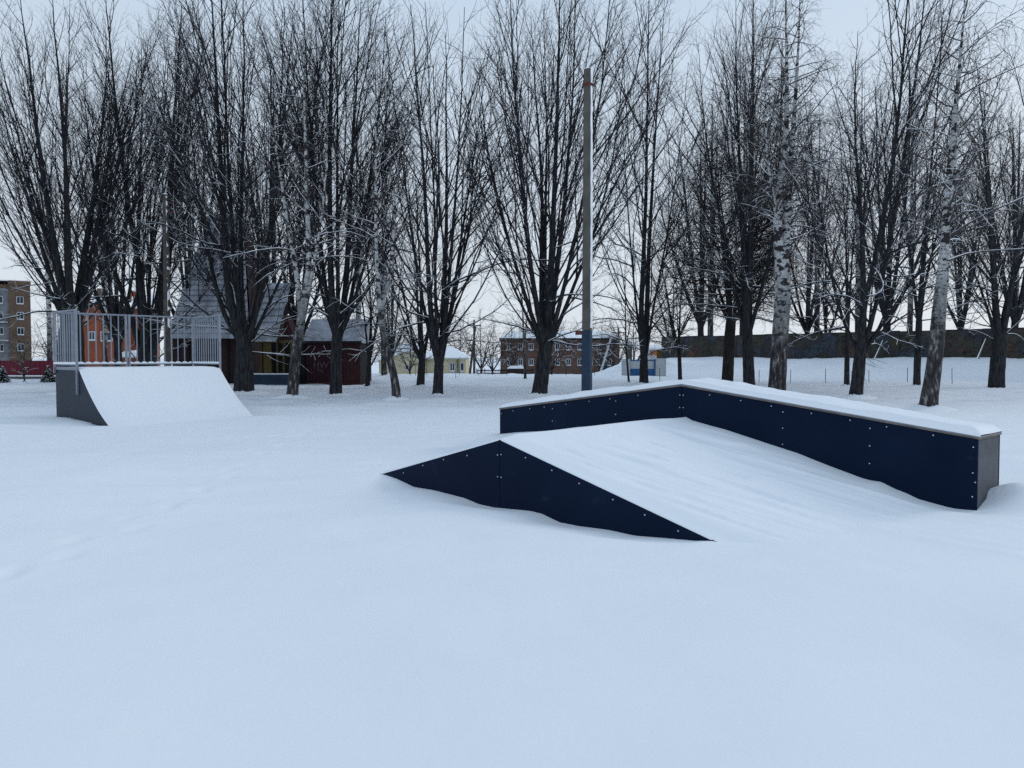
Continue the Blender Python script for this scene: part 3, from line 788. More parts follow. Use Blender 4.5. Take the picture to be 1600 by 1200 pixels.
tree('linden_tree', 'large bare tree with a broom of stems left of the concrete pole', 'linden', 32.5, (842, 617), 29, (853, 540),
     [([(836, 470), (820, 350), (808, 200), (800, 20)], 11), ([(846, 460), (850, 300), (842, 150), (832, -30)], 12), ([(858, 460), (865, 300), (872, 100), (874, -50)], 15),
      ([(866, 460), (884, 300), (896, 150), (904, -40)], 13), ([(876, 470), (905, 340), (930, 200), (948, 0)], 9), ([(884, 480), (935, 350), (965, 230), (982, 90)], 8),
      ([(828, 490), (795, 380), (770, 270), (752, 130)], 9), ([(852, 460), (856, 260), (858, 120), (855, -40)], 9), ([(820, 490), (780, 400), (750, 300), (735, 220)], 6)], 18, 1.0)
tree('linden_tree', 'narrow two-stemmed bare tree in front of the blue and white gate', 'linden', 45.0, (1006, 592), 17, (1006, 560),
     [([(999, 500), (1003, 400), (1006, 250), (1006, 100), (1008, -40)], 11), ([(1012, 500), (1016, 400), (1026, 220), (1036, 80), (1042, -30)], 11), ([(1020, 480), (1040, 380), (1060, 240), (1072, 100)], 5), ([(994, 470), (985, 350), (978, 200), (972, 70)], 5)], 19, .72)
tree('young_tree', 'thin sapling left of the blue and white gate', 'linden', 46.0, (983, 594), 4, (978, 545), [([(976, 480), (975, 420), (976, 350)], 3), ([(985, 500), (995, 450), (990, 400)], 2)], 20, .6)
tree('young_tree', 'crooked slim tree arching left in front of the painted wall\'s near end', 'linden', 46.0, (1063, 589), 8, (1061, 545),
     [([(1048, 510), (1040, 450), (1025, 390), (1005, 350)], 6), ([(1064, 490), (1070, 420), (1078, 340)], 4), ([(1052, 520), (1036, 470), (1020, 440)], 3)], 21, .9)
tree('round_crowned_tree', 'brown bare tree with a dense round twiggy crown left of the big birch', 'dense', 46.0, (1136, 592), 22, (1142, 500),
     [([(1125, 420), (1100, 330), (1075, 250)], 8), ([(1140, 400), (1135, 290), (1120, 190)], 9), ([(1155, 410), (1170, 290), (1185, 180)], 9), ([(1165, 430), (1205, 330), (1240, 240)], 8),
      ([(1175, 450), (1230, 380), (1290, 310)], 7), ([(1120, 450), (1085, 390), (1050, 330)], 6), ([(1150, 400), (1152, 280), (1150, 170)], 7), ([(1180, 470), (1240, 430), (1300, 390)], 5), ([(1150, 420), (1190, 330), (1230, 210)], 7), ([(1130, 420), (1095, 360), (1060, 280)], 6)], 22, 1.22, .5)
tree('linden_tree', 'dark bare tree close beside the left of the big birch trunk', 'linden', 40.0, (1171, 600), 22, (1168, 520),
     [([(1160, 450), (1150, 330), (1138, 180), (1130, 20)], 12), ([(1174, 440), (1180, 300), (1186, 130), (1190, -30)], 13), ([(1184, 470), (1205, 380), (1212, 240), (1215, 80)], 8), ([(1152, 470), (1125, 340), (1100, 200), (1090, 60)], 8), ([(1166,440),(1166,300),(1160,120),(1158,-20)],9)], 23, .9)
tree('linden_tree', 'forked bare tree between the two big birches, snow packed in its fork', 'linden', 30.5, (1337, 623), 24, (1345, 548),
     [([(1334, 490), (1344, 400), (1349, 260), (1346, 120), (1340, -30)], 13), ([(1362, 490), (1376, 380), (1385, 260), (1394, 120), (1412, -20)], 14), ([(1372, 510), (1420, 430), (1470, 370), (1540, 280)], 8),
      ([(1326, 500), (1318, 400), (1310, 250), (1300, 60)], 7), ([(1356, 480), (1364, 380), (1368, 240), (1375, -20)], 9), ([(1375, 505), (1410, 400), (1440, 260), (1455, 80)], 8), ([(1366, 515), (1430, 470), (1490, 440)], 6)], 24, .95)
tree('young_tree', 'thin dark tree just behind the forked tree\'s left side', 'linden', 42.0, (1323, 602), 10, (1324, 520), [([(1322, 420), (1316, 300), (1310, 200)], 7), ([(1330, 430), (1340, 330), (1345, 240)], 5)], 25, .8)
tree('young_tree', 'straight dark bare tree just left of the leaning birch', 'linden', 42.5, (1432, 603), 13, (1436, 500),
     [([(1440, 400), (1448, 280), (1456, 150), (1460, 20)], 9), ([(1430, 420), (1420, 320), (1412, 190), (1405, 80)], 6), ([(1446, 430), (1470, 340), (1490, 220)], 5)], 26, .85)
tree('linden_tree', 'many-stemmed bare tree at the right edge in front of the painted wall', 'linden', 41.0, (1556, 605), 28, (1562, 530),
     [([(1548, 450), (1534, 330), (1522, 180)], 11), ([(1560, 450), (1562, 320), (1560, 150), (1556, 60)], 12), ([(1572, 450), (1588, 320), (1600, 160), (1606, 60)], 11), ([(1580, 470), (1625, 380), (1650, 260)], 9), ([(1540, 480), (1500, 380), (1470, 290)], 6), ([(1568, 450), (1576, 300), (1580, 110)], 9)], 27, .95)

# --- birches
tree('birch_tree', 'mossy birch forking into two pale stems in front of the yellow porch', 'birch', 30.0, (456, 626), 21, None,
     [([(478, 450), (484, 412), (480, 340), (475, 240), (472, 130), (470, -10)], 13), ([(462, 420), (448, 350), (434, 260), (420, 190), (402, 60)], 10), ([(486, 440), (505, 340), (515, 240), (512, 140)], 7)],
     31, .9, 1.0, 16, [(459, 580), (464, 540), (472, 490)], .5)
tree('birch_tree', 'small crooked birch with snow on its level side branches', 'birch', 29.0, (619, 632), 16, None,
     [([(590, 440), (587, 350), (589, 250), (589, 110)], 9), ([(606, 440), (612, 380), (615, 290), (622, 190)], 8), ([(612, 438), (640, 436), (690, 434)], 4), ([(584, 476), (550, 480), (518, 486)], 3)],
     32, .8, 1.0, 11, [(618, 600), (609, 560), (599, 525), (594, 480)], .5)
tree('birch_tree', 'big white birch with twin stems behind the ledge, its foot dark and furrowed', 'birch', 31.0, (1213, 614), 31, None,
     [([(1215, 380), (1214, 330), (1220, 270), (1228, 190), (1226, 110), (1223, -60)], 19), ([(1229, 380), (1232, 330), (1239, 260), (1247, 180), (1253, 110), (1262, -60)], 18),
      ([(1205, 300), (1192, 255), (1190, 140), (1180, 20)], 8), ([(1250, 190), (1290, 187), (1330, 205), (1357, 227)], 5)],
     33, 1.3, .9, 27, [(1216, 560), (1221, 500), (1224, 460), (1221, 410)], .35)
tree('birch_tree', 'birch with a leaning scarred trunk nearest the right end of the ledge', 'birch', 23.5, (1449, 641), 30, None,
     [([(1474, 420), (1478, 340), (1483, 270), (1490, 200), (1497, 120), (1505, 40), (1510, -60)], 20), ([(1500, 110), (1512, 70), (1545, 40), (1620, -5)], 9), ([(1488, 200), (1470, 120), (1440, 40)], 6)],
     34, 1.2, .9, 22, [(1457, 590), (1462, 550), (1467, 490), (1471, 450)], .3)
tree('young_tree', 'thin pale sapling left of the large broom-stemmed tree', 'birch', 50.0, (821, 595), 5, (819, 540), [([(816, 480), (812, 430), (806, 380)], 4), ([(824, 490), (830, 440), (828, 400)], 3)], 35, .8)

# --- farther trees: a few built once, then set out as individuals
def free_tree(kind, H_, r, split, n, fan, seed, dens):
    rng = np.random.default_rng(seed); tk = np.array([[0, 0, 0, r], [.03, .02, split * .5, r * .92], [.0, .05, split, r * .85]])
    st = []
    for j in range(n):
        a = j * 2.4 + rng.uniform(-.4, .4); q = fan * (rng.uniform(.35, 1) if j else .05); h = H_ * (1 - .25 * (q / fan) ** 2) * rng.uniform(.92, 1)
        P = [[0, 0, split - r, r * .7]]
        for t in (.15, .35, .6, .8, 1.0):
            e = t ** .75; P.append([math.cos(a) * q * e, math.sin(a) * q * e, split + (h - split) * t, max(r * .55 * (1 - t) ** .8, .012)])
        st.append(np.array(P))
    return grow_tree(tk, st, kind, seed, dens, .5)
far_l = free_tree('linden', 15.5, .22, 2.2, 7, 3.2, 51, .80)
far_b = free_tree('birch', 19.0, .20, 7.0, 4, 1.6, 52, .95)
far_s = free_tree('dense', 6.0, .10, .8, 6, 2.2, 53, .62)
far_spec = [
 (far_b, 'birch', 78, 58, 1.00, .4, 'tall hazy birch behind the brick apartment block\'s corner, far left'),
 (far_b, 'birch', 165, 62, 1.00, 1.4, 'tall hazy birch behind the orange house roof'),
 (far_b, 'birch', 300, 56, 1.08, 2.6, 'tall hazy birch rising behind the steep grey roof'),
 (far_b, 'birch', 420, 60, 1.12, 3.3, 'tall hazy birch rising behind the yellow porch'),
 (far_b, 'birch', 560, 58, 1.10, 5.1, 'tall hazy birch behind the dark red shed'),
 (far_l, 'linden', 300, 48, 1.10, 4.0, 'bare tree behind the right half of the quarter pipe railing'),
 (far_l, 'linden', 465, 52, 1.15, 5.2, 'bare tree half hidden behind the mossy birch'),
 (far_l, 'linden', 612, 64, .80, .7, 'smaller far bare tree above the yellow house roof\'s left end'),
 (far_l, 'linden', 1095, 58, 1.25, 1.1, 'tall bare tree behind the painted wall\'s near end'),
 (far_b, 'birch', 1110, 62, 1.25, 2.0, 'tall hazy birch behind the round-crowned tree'),
 (far_b, 'birch', 1275, 64, 1.22, .2, 'tall hazy birch behind the wall, right of the big white birch'),
 (far_l, 'linden', 1260, 66, 1.1, 3.7, 'bare tree behind the wall, between the birch and the forked tree'),
 (far_b, 'birch', 1420, 60, 1.15, 4.4, 'tall hazy birch behind the wall, left of the leaning birch'),
 (far_l, 'linden', 1500, 56, 1.00, 2.9, 'bare tree behind the wall, right of the leaning birch'),
 (far_b, 'birch', 1585, 58, 1.05, 5.6, 'tall hazy birch behind the wall at the right edge'),
 (far_l, 'linden', 186, 53, 1.28, 2.2, 'bare tree behind the leaning cluster of stems'),
 (far_l, 'linden', 430, 55, 1.45, 1.5, 'bare tree behind the yellow porch gable'),
 (far_b, 'birch', 600, 54, .98, 2.9, 'hazy birch behind the small crooked birch'),
 (far_l, 'linden', 1385, 55, 1.32, .1, 'bare tree behind the wall, just right of the forked tree'),
 (far_b, 'birch', 1340, 57, 1.25, 1.0, 'hazy birch behind the forked tree\'s stems'),
 (far_b, 'birch', 1160, 55, 1.30, 3.9, 'hazy birch above the dense round crown'),
 (far_l, 'linden', 1585, 50, 1.12, 1.8, 'bare tree behind the wall at the right edge'),
 (far_s, 'dense', 1290, 71, 2.15, 2.0, 'dense bushy tree behind the wall, right of the big white birch'),
 (far_s, 'dense', 1050, 84, 1.9, .6, 'dense bushy tree behind the wall\'s near end, left of the round-crowned tree'),
 (far_s, 'dense', 610, 120, 1.9, 2.0, 'far bushy tree left of the yellow house roof'),
 (far_s, 'dense', 672, 128, 2.2, .9, 'far bushy tree above the middle of the yellow house'),
 (far_s, 'dense', 752, 112, 1.7, 3.9, 'far bushy tree just right of the utility pole by the yellow house'),
 (far_s, 'dense', 835, 150, 2.3, 1.0, 'far bushy tree above the brick house, left of the broom-stemmed tree'),
 (far_s, 'dense', 925, 155, 2.1, .2, 'far bushy tree above the brick house, right of the concrete pole'),
 (far_s, 'dense', 990, 125, 2.0, 4.4, 'far bushy tree behind the yard gate'),
 (far_s, 'dense', 120, 100, 1.9, 2.7, 'far bushy tree just left of the orange house'),
 (far_s, 'dense', 540, 100, 1.9, 5.5, 'far bushy tree above the red shed roof'),
 (far_s, 'dense', 640, 95, 1.1, .3, 'low twiggy tree behind the yellow house\'s left gable'),
 (far_s, 'dense', 770, 90, 1.15, 1.2, 'dark bushy tree between the yellow house and the two-storey brick house'),
 (far_s, 'dense', 862, 112, 1.35, 4.1, 'bushy tree in front of the two-storey brick house\'s middle'),
 (far_s, 'dense', 940, 116, 1.3, 1.1, 'bushy tree in front of the brick house, just right of the concrete pole'),
 (far_s, 'dense', 800, 118, 1.5, 2.2, 'bushy tree in front of the two-storey brick house\'s left end'),
 (far_s, 'dense', 960, 104, 1.3, 3.1, 'bushy tree at the right end of the two-storey brick house'),
 (far_s, 'dense', 870, 160, 2.0, 4.2, 'far bushy tree behind the two-storey brick house'),
 (far_s, 'dense', 720, 150, 2.0, 5.0, 'far bushy tree behind the yellow house roof'),
 (far_s, 'dense', 90, 84, 1.2, .8, 'bushy tree between the brick apartment block and the orange house'),
 (far_s, 'dense', 1045, 110, 1.3, 2.4, 'low twiggy tree behind the start of the painted wall'),
 (far_s, 'dense', 575, 82, 1.2, 1.4, 'bushy tree between the red shed and the yellow house'),
]
for me, kind, px, Y, s, rz, lab in far_spec:
    if px > 1070 and kind != 'dense':                  # stands beyond the painted wall
        Y0 = Y; Y = 98.35 / (1 + 1.184 * (px - 800) / F) + 3 + (Y0 % 5); s *= Y / Y0 * .96
    X_ = (px - 800) / F * Y
    nm = {'birch': 'birch_tree', 'linden': 'linden_tree', 'dense': 'bushy_tree'}[kind]
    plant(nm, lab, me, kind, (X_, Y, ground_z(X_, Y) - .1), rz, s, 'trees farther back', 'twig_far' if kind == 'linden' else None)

# ------------------------------------------------------------------ buildings and street things behind the trees
def hx(px, Z): return (px - 800) / F * Z
def hz(py, Z, px=800): return float(at(px, py, Z)[2])
def brick(name, c1, c2, mortar, s=1.0):
    n = N(name); b = n.new('ShaderNodeTexBrick'); m = n.new('ShaderNodeMapping'); m.inputs['Rotation'].default_value = (math.pi / 2, 0, 0)
    n.l(n.tc.outputs['Object'], m.inputs[0]); n.l(m.outputs[0], b.inputs['Vector'])
    b.inputs['Color1'].default_value = c1 + (1,); b.inputs['Color2'].default_value = c2 + (1,); b.inputs['Mortar'].default_value = mortar + (1,)
    b.inputs['Scale'].default_value = s; b.inputs['Brick Width'].default_value = .26; b.inputs['Row Height'].default_value = .077; b.inputs['Mortar Size'].default_value = .008
    n.col(n.mix(n.ramp(n.noise(.6, 4, .6, n.coord()), [(.35, 0.0), (.7, .5)]), b.outputs['Color'], tuple(x * .55 for x in c1)))
    return n.done(.85, .15)
M['brick_tan'] = brick('tan_brick', (.125, .080, .054), (.155, .10, .068), (.13, .11, .095))
M['brick_grey'] = plain('grey_brick', (.19, .20, .22), .85, .1, var=.3, scale=1.2)
M['brick_orange'] = brick('orange_brick', (.29, .075, .038), (.35, .10, .046), (.22, .12, .09))
M['brick_red'] = brick('dull_red_brick', (.125, .07, .055), (.155, .085, .066), (.13, .105, .09))
M['red_sheet'] = plain('dark_red_sheet', (.13, .014, .026), .6, .2, var=.2, scale=.8)
M['shed_red'] = plain('oxblood_boards', (.040, .017, .023), .8, .12, var=.3, scale=1.2)
M['shed_red2'] = plain('rust_red_boards', (.052, .022, .022), .8, .12, var=.3, scale=1.2)
M['brown'] = plain('dark_brown_boards', (.040, .026, .026), .85, .1, var=.35, scale=1.5)
M['yellow_wall'] = plain('pale_yellow_plaster', (.54, .49, .33), .9, .1, var=.1, scale=.8)
M['yellow_wood'] = plain('yellow_painted_wood', (.085, .062, .025), .8, .15, var=.3, scale=3)
M['blue_paint'] = plain('blue_paint', (.022, .040, .070), .7, .2, var=.35, scale=2.5)
M['gate_blue'] = plain('gate_blue_paint', (.028, .105, .25), .6, .25, var=.12, scale=2)
M['white_paint'] = plain('white_paint', (.46, .48, .50), .7, .2, var=.12, scale=2)
M['pane'] = plain('window_glass', (.02, .025, .033), .12, .5, var=.2, scale=1)
M['pane_blue'] = plain('window_glass_blue', (.02, .03, .075), .12, .5, var=.2, scale=1)
M['dark'] = plain('dark_trim', (.018, .017, .02), .8, .1)
M['concrete'] = plain('weathered_concrete', (.105, .10, .09), .9, .1, var=.3, scale=2.2, bump=.3)
M['wood_grey'] = plain('weathered_pole_wood', (.075, .066, .060), .9, .1, var=.4, scale=4)
M['rust'] = plain('rusty_steel', (.12, .035, .028), .8, .2, var=.4, scale=9)
M['spruce'] = plain('spruce_needles', (.030, .046, .040), .8, .15, var=.3, scale=7)
M['frost'] = plain('frosty_shingle', (.31, .33, .37), .85, .12, var=.45, scale=1.7)
M['graffiti'] = plain('pale_spray_paint', (.12, .08, .10), .8, .1, var=.2)
def mat_mural():
    n = N('faded_mural'); w = n.coord((1, .1, 1))
    base = n.ramp(n.noise(.9, 5, .65, w), [(.3, (.024, .024, .028)), (.55, (.052, .050, .054)), (.75, (.10, .097, .095))])
    hue = n.ramp(n.noise(.42, 2, .5, n.coord((1, .1, 1.3))), [(.26, (.07, .12, .17)), (.38, (.05, .065, .085)), (.46, (.045, .042, .045)), (.54, (.070, .075, .034)), (.62, (.060, .045, .042)), (.74, (.18, .08, .04))])
    arcs = n.ramp(n.noise(1.7, 1, .4, n.coord((1, .1, 1.8))), [(.47, 0.0), (.49, .7), (.51, .7), (.53, 0.0)])
    c = n.mix(.5, base, hue); c = n.mix(arcs, c, (.012, .011, .013))
    c = n.mix(n.ramp(n.noise(6, 5, .7, w), [(.58, 0.0), (.72, .4)]), c, (.16, .16, .16))
    n.col(c); n.bump(n.noise(7, 4, .6, w), .3, .02); return n.done(.9, .1)
M['mural'] = mat_mural()

def window(parent, x0, x1, y, z0, z1, frame='white_paint', pane='pane', mull=1, t=.10, depth=.08):
    b = MB()
    b.box(x0 - t, x0, y - depth, y, z0 - t, z1 + t).box(x1, x1 + t, y - depth, y, z0 - t, z1 + t)
    b.box(x0, x1, y - depth, y, z1, z1 + t).box(x0 - t * .5, x1 + t * .5, y - depth * 2, y, z0 - t * 1.2, z0)
    for k in range(mull):
        xm = x0 + (x1 - x0) * (k + 1) / (mull + 1); b.box(xm - t * .35, xm + t * .35, y - depth * .8, y - .005, z0, z1)
    f = b.build('window', M[frame], parent)
    MB().box(x0, x1, y - .03, y - .006, z0, z1).build('pane', M[pane], f)
    MB().box(x0 - t * .5, x1 + t * .5, y - depth * 2, y - depth * .6, z0 - .001, z0 + t * .5).build('sill_snow', M['snow'], f)
    return f

def local(Z, px): # world origin for a building whose facade stands at depth Z
    return (hx(px, Z), Z, ground_z(hx(px, Z), Z))

# brick apartment block, far left
Z = 120; b = thing('apartment_block', 'tan and grey brick apartment block at the far left edge', 'building', (hx(50, Z), Z, -1.4), .60); b.scale = (.86, 1, 1)
r = lambda px: hx(px, Z) - hx(50, Z); q = lambda py: hz(py, Z) + 1.4
MB().box(r(17), r(50), 0, 11, 0, q(446)).build('wall', M['brick_tan'], b)
MB().box(r(-70), r(17) - .01, .5, 11, 0, q(451)).build('wall', M['brick_grey'], b)
MB().box(r(16.5), r(51), -.25, 11.3, q(446) + .003, q(440)).build('parapet', M['brick_tan'], b)
MB().box(r(-70), r(16.4), .3, 11.3, q(451) + .003, q(446)).build('parapet', M['brick_tan'], b)
MB().box(r(-70), r(51), .5, 11, q(440) + .003, q(438.5)).build('roof_snow', M['snow'], b)
for py in (470, 494, 518, 543):
    window(b, r(29.5), r(38.5), 0, q(py + 5), q(py - 5), 'white_paint', 'pane')
for px in (3, -18, -40):
    for py in (470, 494, 518, 544): window(b, r(px - 4.5), r(px + 4.5), .5, q(py + 5), q(py - 5), 'white_paint', 'pane')
MB().box(r(-69), r(15), -.5, .49, q(505), q(503.5)).build('balcony_slab', M['white_paint'], b)
MB().box(r(-69), r(15), -.5, .49, q(533), q(531.5)).build('balcony_slab', M['white_paint'], b)

# red fence
Z = 52; f = thing('sheet_fence', 'low dark red sheet metal fence at the left edge', 'fence', (hx(95, Z), Z, 0))
pw = 2.1
for k in range(9):
    v = MB(); x1 = -k * pw
    prof = []
    for j in range(15): prof.append((x1 - pw * j / 14, (.03 if j % 2 else 0)))
    b0 = len(v.v); n_ = len(prof)
    v.v += [(x, y, .02) for x, y in prof] + [(x, y, hz(563.5, Z)) for x, y in prof]
    v.f += [(j, j + n_, j + n_ + 1, j + 1) for j in range(n_ - 1)]
    o = v.build('panel', M['red_sheet'], f); sm = o.modifiers.new('thick', 'SOLIDIFY'); sm.thickness = .004
    MB().box(x1 - .05, x1 + .05, .04, .14, -.3, hz(563.5, Z) + .03).build('post', M['dark'], f)
MB().box(-9 * pw, .1, -.35, -.1, -.2, .30).build('kerb', M['concrete'], f)
MB().box(-9 * pw, .1, -.37, -.08, .302, .38).build('kerb_snow', M['snow'], f)

# orange house
Z = 80; b = thing('orange_house', 'orange brick house with gable and chimneys seen through the quarter pipe railing', 'house', (hx(128, Z), Z, -.9), .40); b.scale = (.95, 1, 1)
r = lambda px: hx(px, Z) - hx(128, Z); q = lambda py: hz(py, Z) + .9
MB().prism([(0, 0), (r(200), 0), (r(200), q(486)), (r(172), q(464)), (0, q(487))], 0, 7).build('wall', M['brick_orange'], b)
MB().box(r(200) + .01, r(242), 1.2, 8, 0, q(478)).build('wall', M['brick_orange'], b)
for s_, (xa, za, xb_, zb_) in enumerate(((-.5, q(490), r(172), q(464)), (r(172), q(464), r(203), q(488)))):
    rf = MB().prism([(xa, za + .02), (xb_, zb_ + .02), (xb_, zb_ + .2), (xa, za + .2)], -.5, 7.3).build('roof', M['dark'], b)
    MB().prism([(xa, za + .203), (xb_, zb_ + .203), (xb_, zb_ + .42), (xa, za + .36)], -.45, 7.2).build('roof_snow', M['snow'], rf)
rf = MB().prism_x([(.9, q(479)), (8.2, q(479)), (4.6, q(452))], r(200) + .02, r(245)).build('roof', M['snow'], b)
MB().box(r(148), r(157), 3, 3.8, q(475), q(446)).build('chimney', M['brick_tan'], b)
MB().box(r(194), r(206), 4, 4.9, q(466), q(448)).build('chimney', M['brick_orange'], b)
MB().box(r(193), r(207), 3.9, 5.0, q(448) + .004, q(445.5)).build('chimney_cap', M['snow'], b)
for px in (160, 181, 187): MB().box(r(px - 1.2), r(px + 1.2), -.08, -.003, 0, q(487)).build('pilaster', M['brick_tan'], b)
window(b, r(157.5), r(172.5), 0, q(532), q(519), 'white_paint', 'pane_blue')
window(b, r(169), r(180), 0, q(498), q(486), 'white_paint', 'pane_blue')
window(b, r(140), r(147), 0, q(531), q(519), 'white_paint', 'pane_blue')
Z = 62; k = thing('kiosk', 'small orange kiosk with a snow-covered awning below the orange house', 'kiosk', (hx(204, Z), Z, -.2))
MB().box(-.65, .75, 0, 1.4, 0, 1.75).build('wall', M['brick_orange'], k); MB().box(-.2, .2, -.03, -.002, .1, 1.5).build('door', M['blue_paint'], k)
MB().prism([(-.95, 1.75), (.85, 1.75), (.85, 1.85), (-.95, 1.85)], -.5, 1.6).build('awning', M['white_paint'], k)
MB().prism([(-.97, 1.852), (.87, 1.852), (.6, 2.35), (-.2, 2.28)], -.5, 1.6).build('snow_cap', M['snow'], k)

# wooden pavilion with a very steep roof
Z = 46; b = thing('wooden_pavilion', 'brown wooden pavilion with a tall steep frosted shingle roof behind the trees', 'building', (hx(262, Z), Z, -.15))
r = lambda px: hx(px, Z) - hx(262, Z); q = lambda py: hz(py, Z) + .15
MB().box(r(266), r(392), .3, 7, 0, q(524)).build('wall', M['brown'], b)
nC = 24
for k in range(nC):                                    # overlapping shingle courses, front slope
    t0, t1 = k / nC, (k + 1) / nC
    L_ = lambda t: r(264) + (r(296) - r(264)) * t; Rr = lambda t: r(392) + (r(352) - r(392)) * t
    zz_ = lambda t: q(529) + (q(318) - q(529)) * t; yy = lambda t: -.25 + 3.6 * t
    v = MB(); a0, a1 = t0, t1
    v.v = [(L_(a0), yy(a0) - .09, zz_(a0)), (Rr(a0), yy(a0) - .09, zz_(a0)), (Rr(a1), yy(a1) - .01, zz_(a1)), (L_(a1), yy(a1) - .01, zz_(a1)),
           (L_(a0), yy(a0), zz_(a0)), (Rr(a0), yy(a0), zz_(a0)), (Rr(a1), yy(a1) + .04, zz_(a1)), (L_(a1), yy(a1) + .04, zz_(a1))]
    v.f = [(0, 1, 2, 3), (7, 6, 5, 4), (0, 4, 5, 1), (1, 5, 6, 2), (2, 6, 7, 3), (3, 7, 4, 0)]
    v.build('shingle_course', M['frost'], b)
v = MB(); v.v = [(r(262), .2, q(529)), (r(294), 3.3, q(320)), (r(280), 4.2, q(400)), (r(256), 7, q(529)), (r(352), 3.4, q(318)), (r(394), 7, q(529)), (r(392), .2, q(529))]
v.f = [(0, 1, 3), (3, 1, 4, 5), (5, 4, 6)]; v.build('rear_slopes', M['brown'], b)
for px in (276, 292, 306, 322, 338, 354, 372): MB().box(r(px) - .06, r(px) + .06, .24, .297, 0, q(525)).build('batten', M['dark'], b)
# porch of the pavilion
Z = 44; b = thing('yellow_porch', 'yellow timber porch with a shingled gable and blue plinth beside the steep roof', 'building', (hx(396, Z), Z, -.15))
r = lambda px: hx(px, Z) - hx(396, Z); q = lambda py: hz(py, Z) + .15
MB().box(r(398), r(470), .9, 3.2, 0, q(530)).build('back_wall', M['dark'], b)
MB().box(r(388), r(462), -.3, .88, -.2, q(585)).build('plinth', M['blue_paint'], b)
MB().box(r(388), r(462), -.3, .86, q(585) + .003, q(583.5)).build('plinth_snow', M['snow'], b)
for px, w_ in ((409, 2.2), (419, 12), (434, 2.4), (444, 2.4), (456, 3)):
    MB().box(r(px) - w_ / 2 * Z / F, r(px) + w_ / 2 * Z / F, -.12, .02, q(583), q(533)).build('post', M['yellow_wood'], b)
MB().box(r(399), r(462), -.16, .05, q(536), q(531)).build('beam', M['yellow_wood'], b)
for k in range(9):
    t0, t1 = k / 9, (k + 1) / 9
    xa = lambda t: r(396) + (r(414) - r(396)) * t; xb2 = lambda t: r(437) + (r(449) - r(437)) * t; zz_ = lambda t: q(534) + (q(440) - q(534)) * t
    v = MB(); d = .9
    v.v = [(xa(t0), -.55 + d * t0 * 1.6 - .08, zz_(t0)), (xb2(t0), -.55 + d * t0 * 1.6 - .08, zz_(t0)), (xb2(t1), -.55 + d * t1 * 1.6, zz_(t1)), (xa(t1), -.55 + d * t1 * 1.6, zz_(t1))]
    v.v += [(x, y + .05, z) for x, y, z in v.v]
    v.f = [(0, 1, 2, 3), (7, 6, 5, 4), (0, 4, 5, 1), (1, 5, 6, 2), (2, 6, 7, 3), (3, 7, 4, 0)]
    v.build('shingle_course', M['frost'], b)
v = MB(); v.prism([(r(437), q(533)), (r(462), q(533)), (r(449), q(492))], -.1, .9); v.build('gable', M['shed_red'], b)
MB().prism([(r(449), q(492)), (r(451), q(490)), (r(437.5), q(536)), (r(435), q(536))][::-1], -.2, -.105).build('fascia', M['yellow_wood'], b)
# red shed
Z = 45; b = thing('red_shed', 'dark red wooden shed with pale graffiti behind the tall dark tree', 'shed', (hx(478, Z), Z, -.15))
r = lambda px: hx(px, Z) - hx(478, Z); q = lambda py: hz(py, Z) + .15
nb = 16
for k in range(nb):
    xa_, xb_ = r(478) + (r(563) - r(478)) * k / nb, r(478) + (r(563) - r(478)) * (k + 1) / nb
    MB().box(xa_ + .006, xb_ - .006, .0 + .01 * (k % 2), .05, .32, q(533)).build('board', M['shed_red' if k < 11 else 'shed_red2'], b)
MB().box(r(478) + .01, r(563) - .01, .052, 3.6, 0, q(533) - .01).build('wall', M['dark'], b)
MB().box(r(478), r(563), -.05, .049, 0, .31).build('plinth', M['shed_red2'], b)
MB().prism_x([(-.35, q(536)), (4.0, q(536)), (2.0, q(496))], r(474), r(567)).build('roof', M['frost'], b)
MB().box(r(474), r(567), -.4, -.36, q(537), q(533)).build('fascia', M['dark'], b)
def writing(txt, x, z, size, parent, y):
    cu = bpy.data.curves.new('graffiti', 'FONT'); cu.body = txt; cu.size = size; cu.extrude = .002
    to = bpy.data.objects.new('graffiti_text', cu); C.objects.link(to)
    dg = bpy.context.evaluated_depsgraph_get(); me = bpy.data.meshes.new_from_object(to.evaluated_get(dg))
    bpy.data.objects.remove(to)
    o = link('graffiti', me, M['graffiti'], parent, (x, y, z), (math.pi / 2, 0, 0)); o['kind'] = 'stuff'; return o
writing('HWTA', r(489), q(575), .52, b, -.012); writing('ThJ', r(495.5), q(581.5), .26, b, -.012)

# pale yellow house
Z = 100; b = thing('yellow_house', 'low pale yellow house with snowy roofs in the centre distance', 'house', (hx(592, Z), Z, -1.4))
r = lambda px: hx(px, Z) - hx(592, Z); q = lambda py: hz(py, Z) + 1.4
MB().prism([(0, 0), (r(660), 0), (r(660), q(553)), (r(640), q(546)), (0, q(563))], 0, 8).build('wall', M['yellow_wall'], b)
MB().box(r(660) + .01, r(727), 1.5, 9, 0, q(558)).build('wall', M['yellow_wall'], b)
MB().prism([(r(584), q(566)), (r(640), q(548)), (r(640), q(535)), (r(618), q(543)), (r(584), q(564))], -.6, 8.3).build('roof_snow', M['snow'], b)
MB().prism([(r(640) + .01, q(548)), (r(664), q(556)), (r(664), q(552)), (r(640) + .01, q(535))], -.6, 8.3).build('roof_snow', M['snow'], b)
v = MB(); v.v = [(r(655), .8, q(559)), (r(733), .8, q(559)), (r(733), 9.6, q(559)), (r(655), 9.6, q(559)), (r(680), 4.6, q(539)), (r(703), 4.6, q(541))]
v.f = [(0, 1, 5, 4), (1, 2, 5), (2, 3, 4, 5), (3, 0, 4), (3, 2, 1, 0)]; v.build('hip_roof', M['snow'], b)
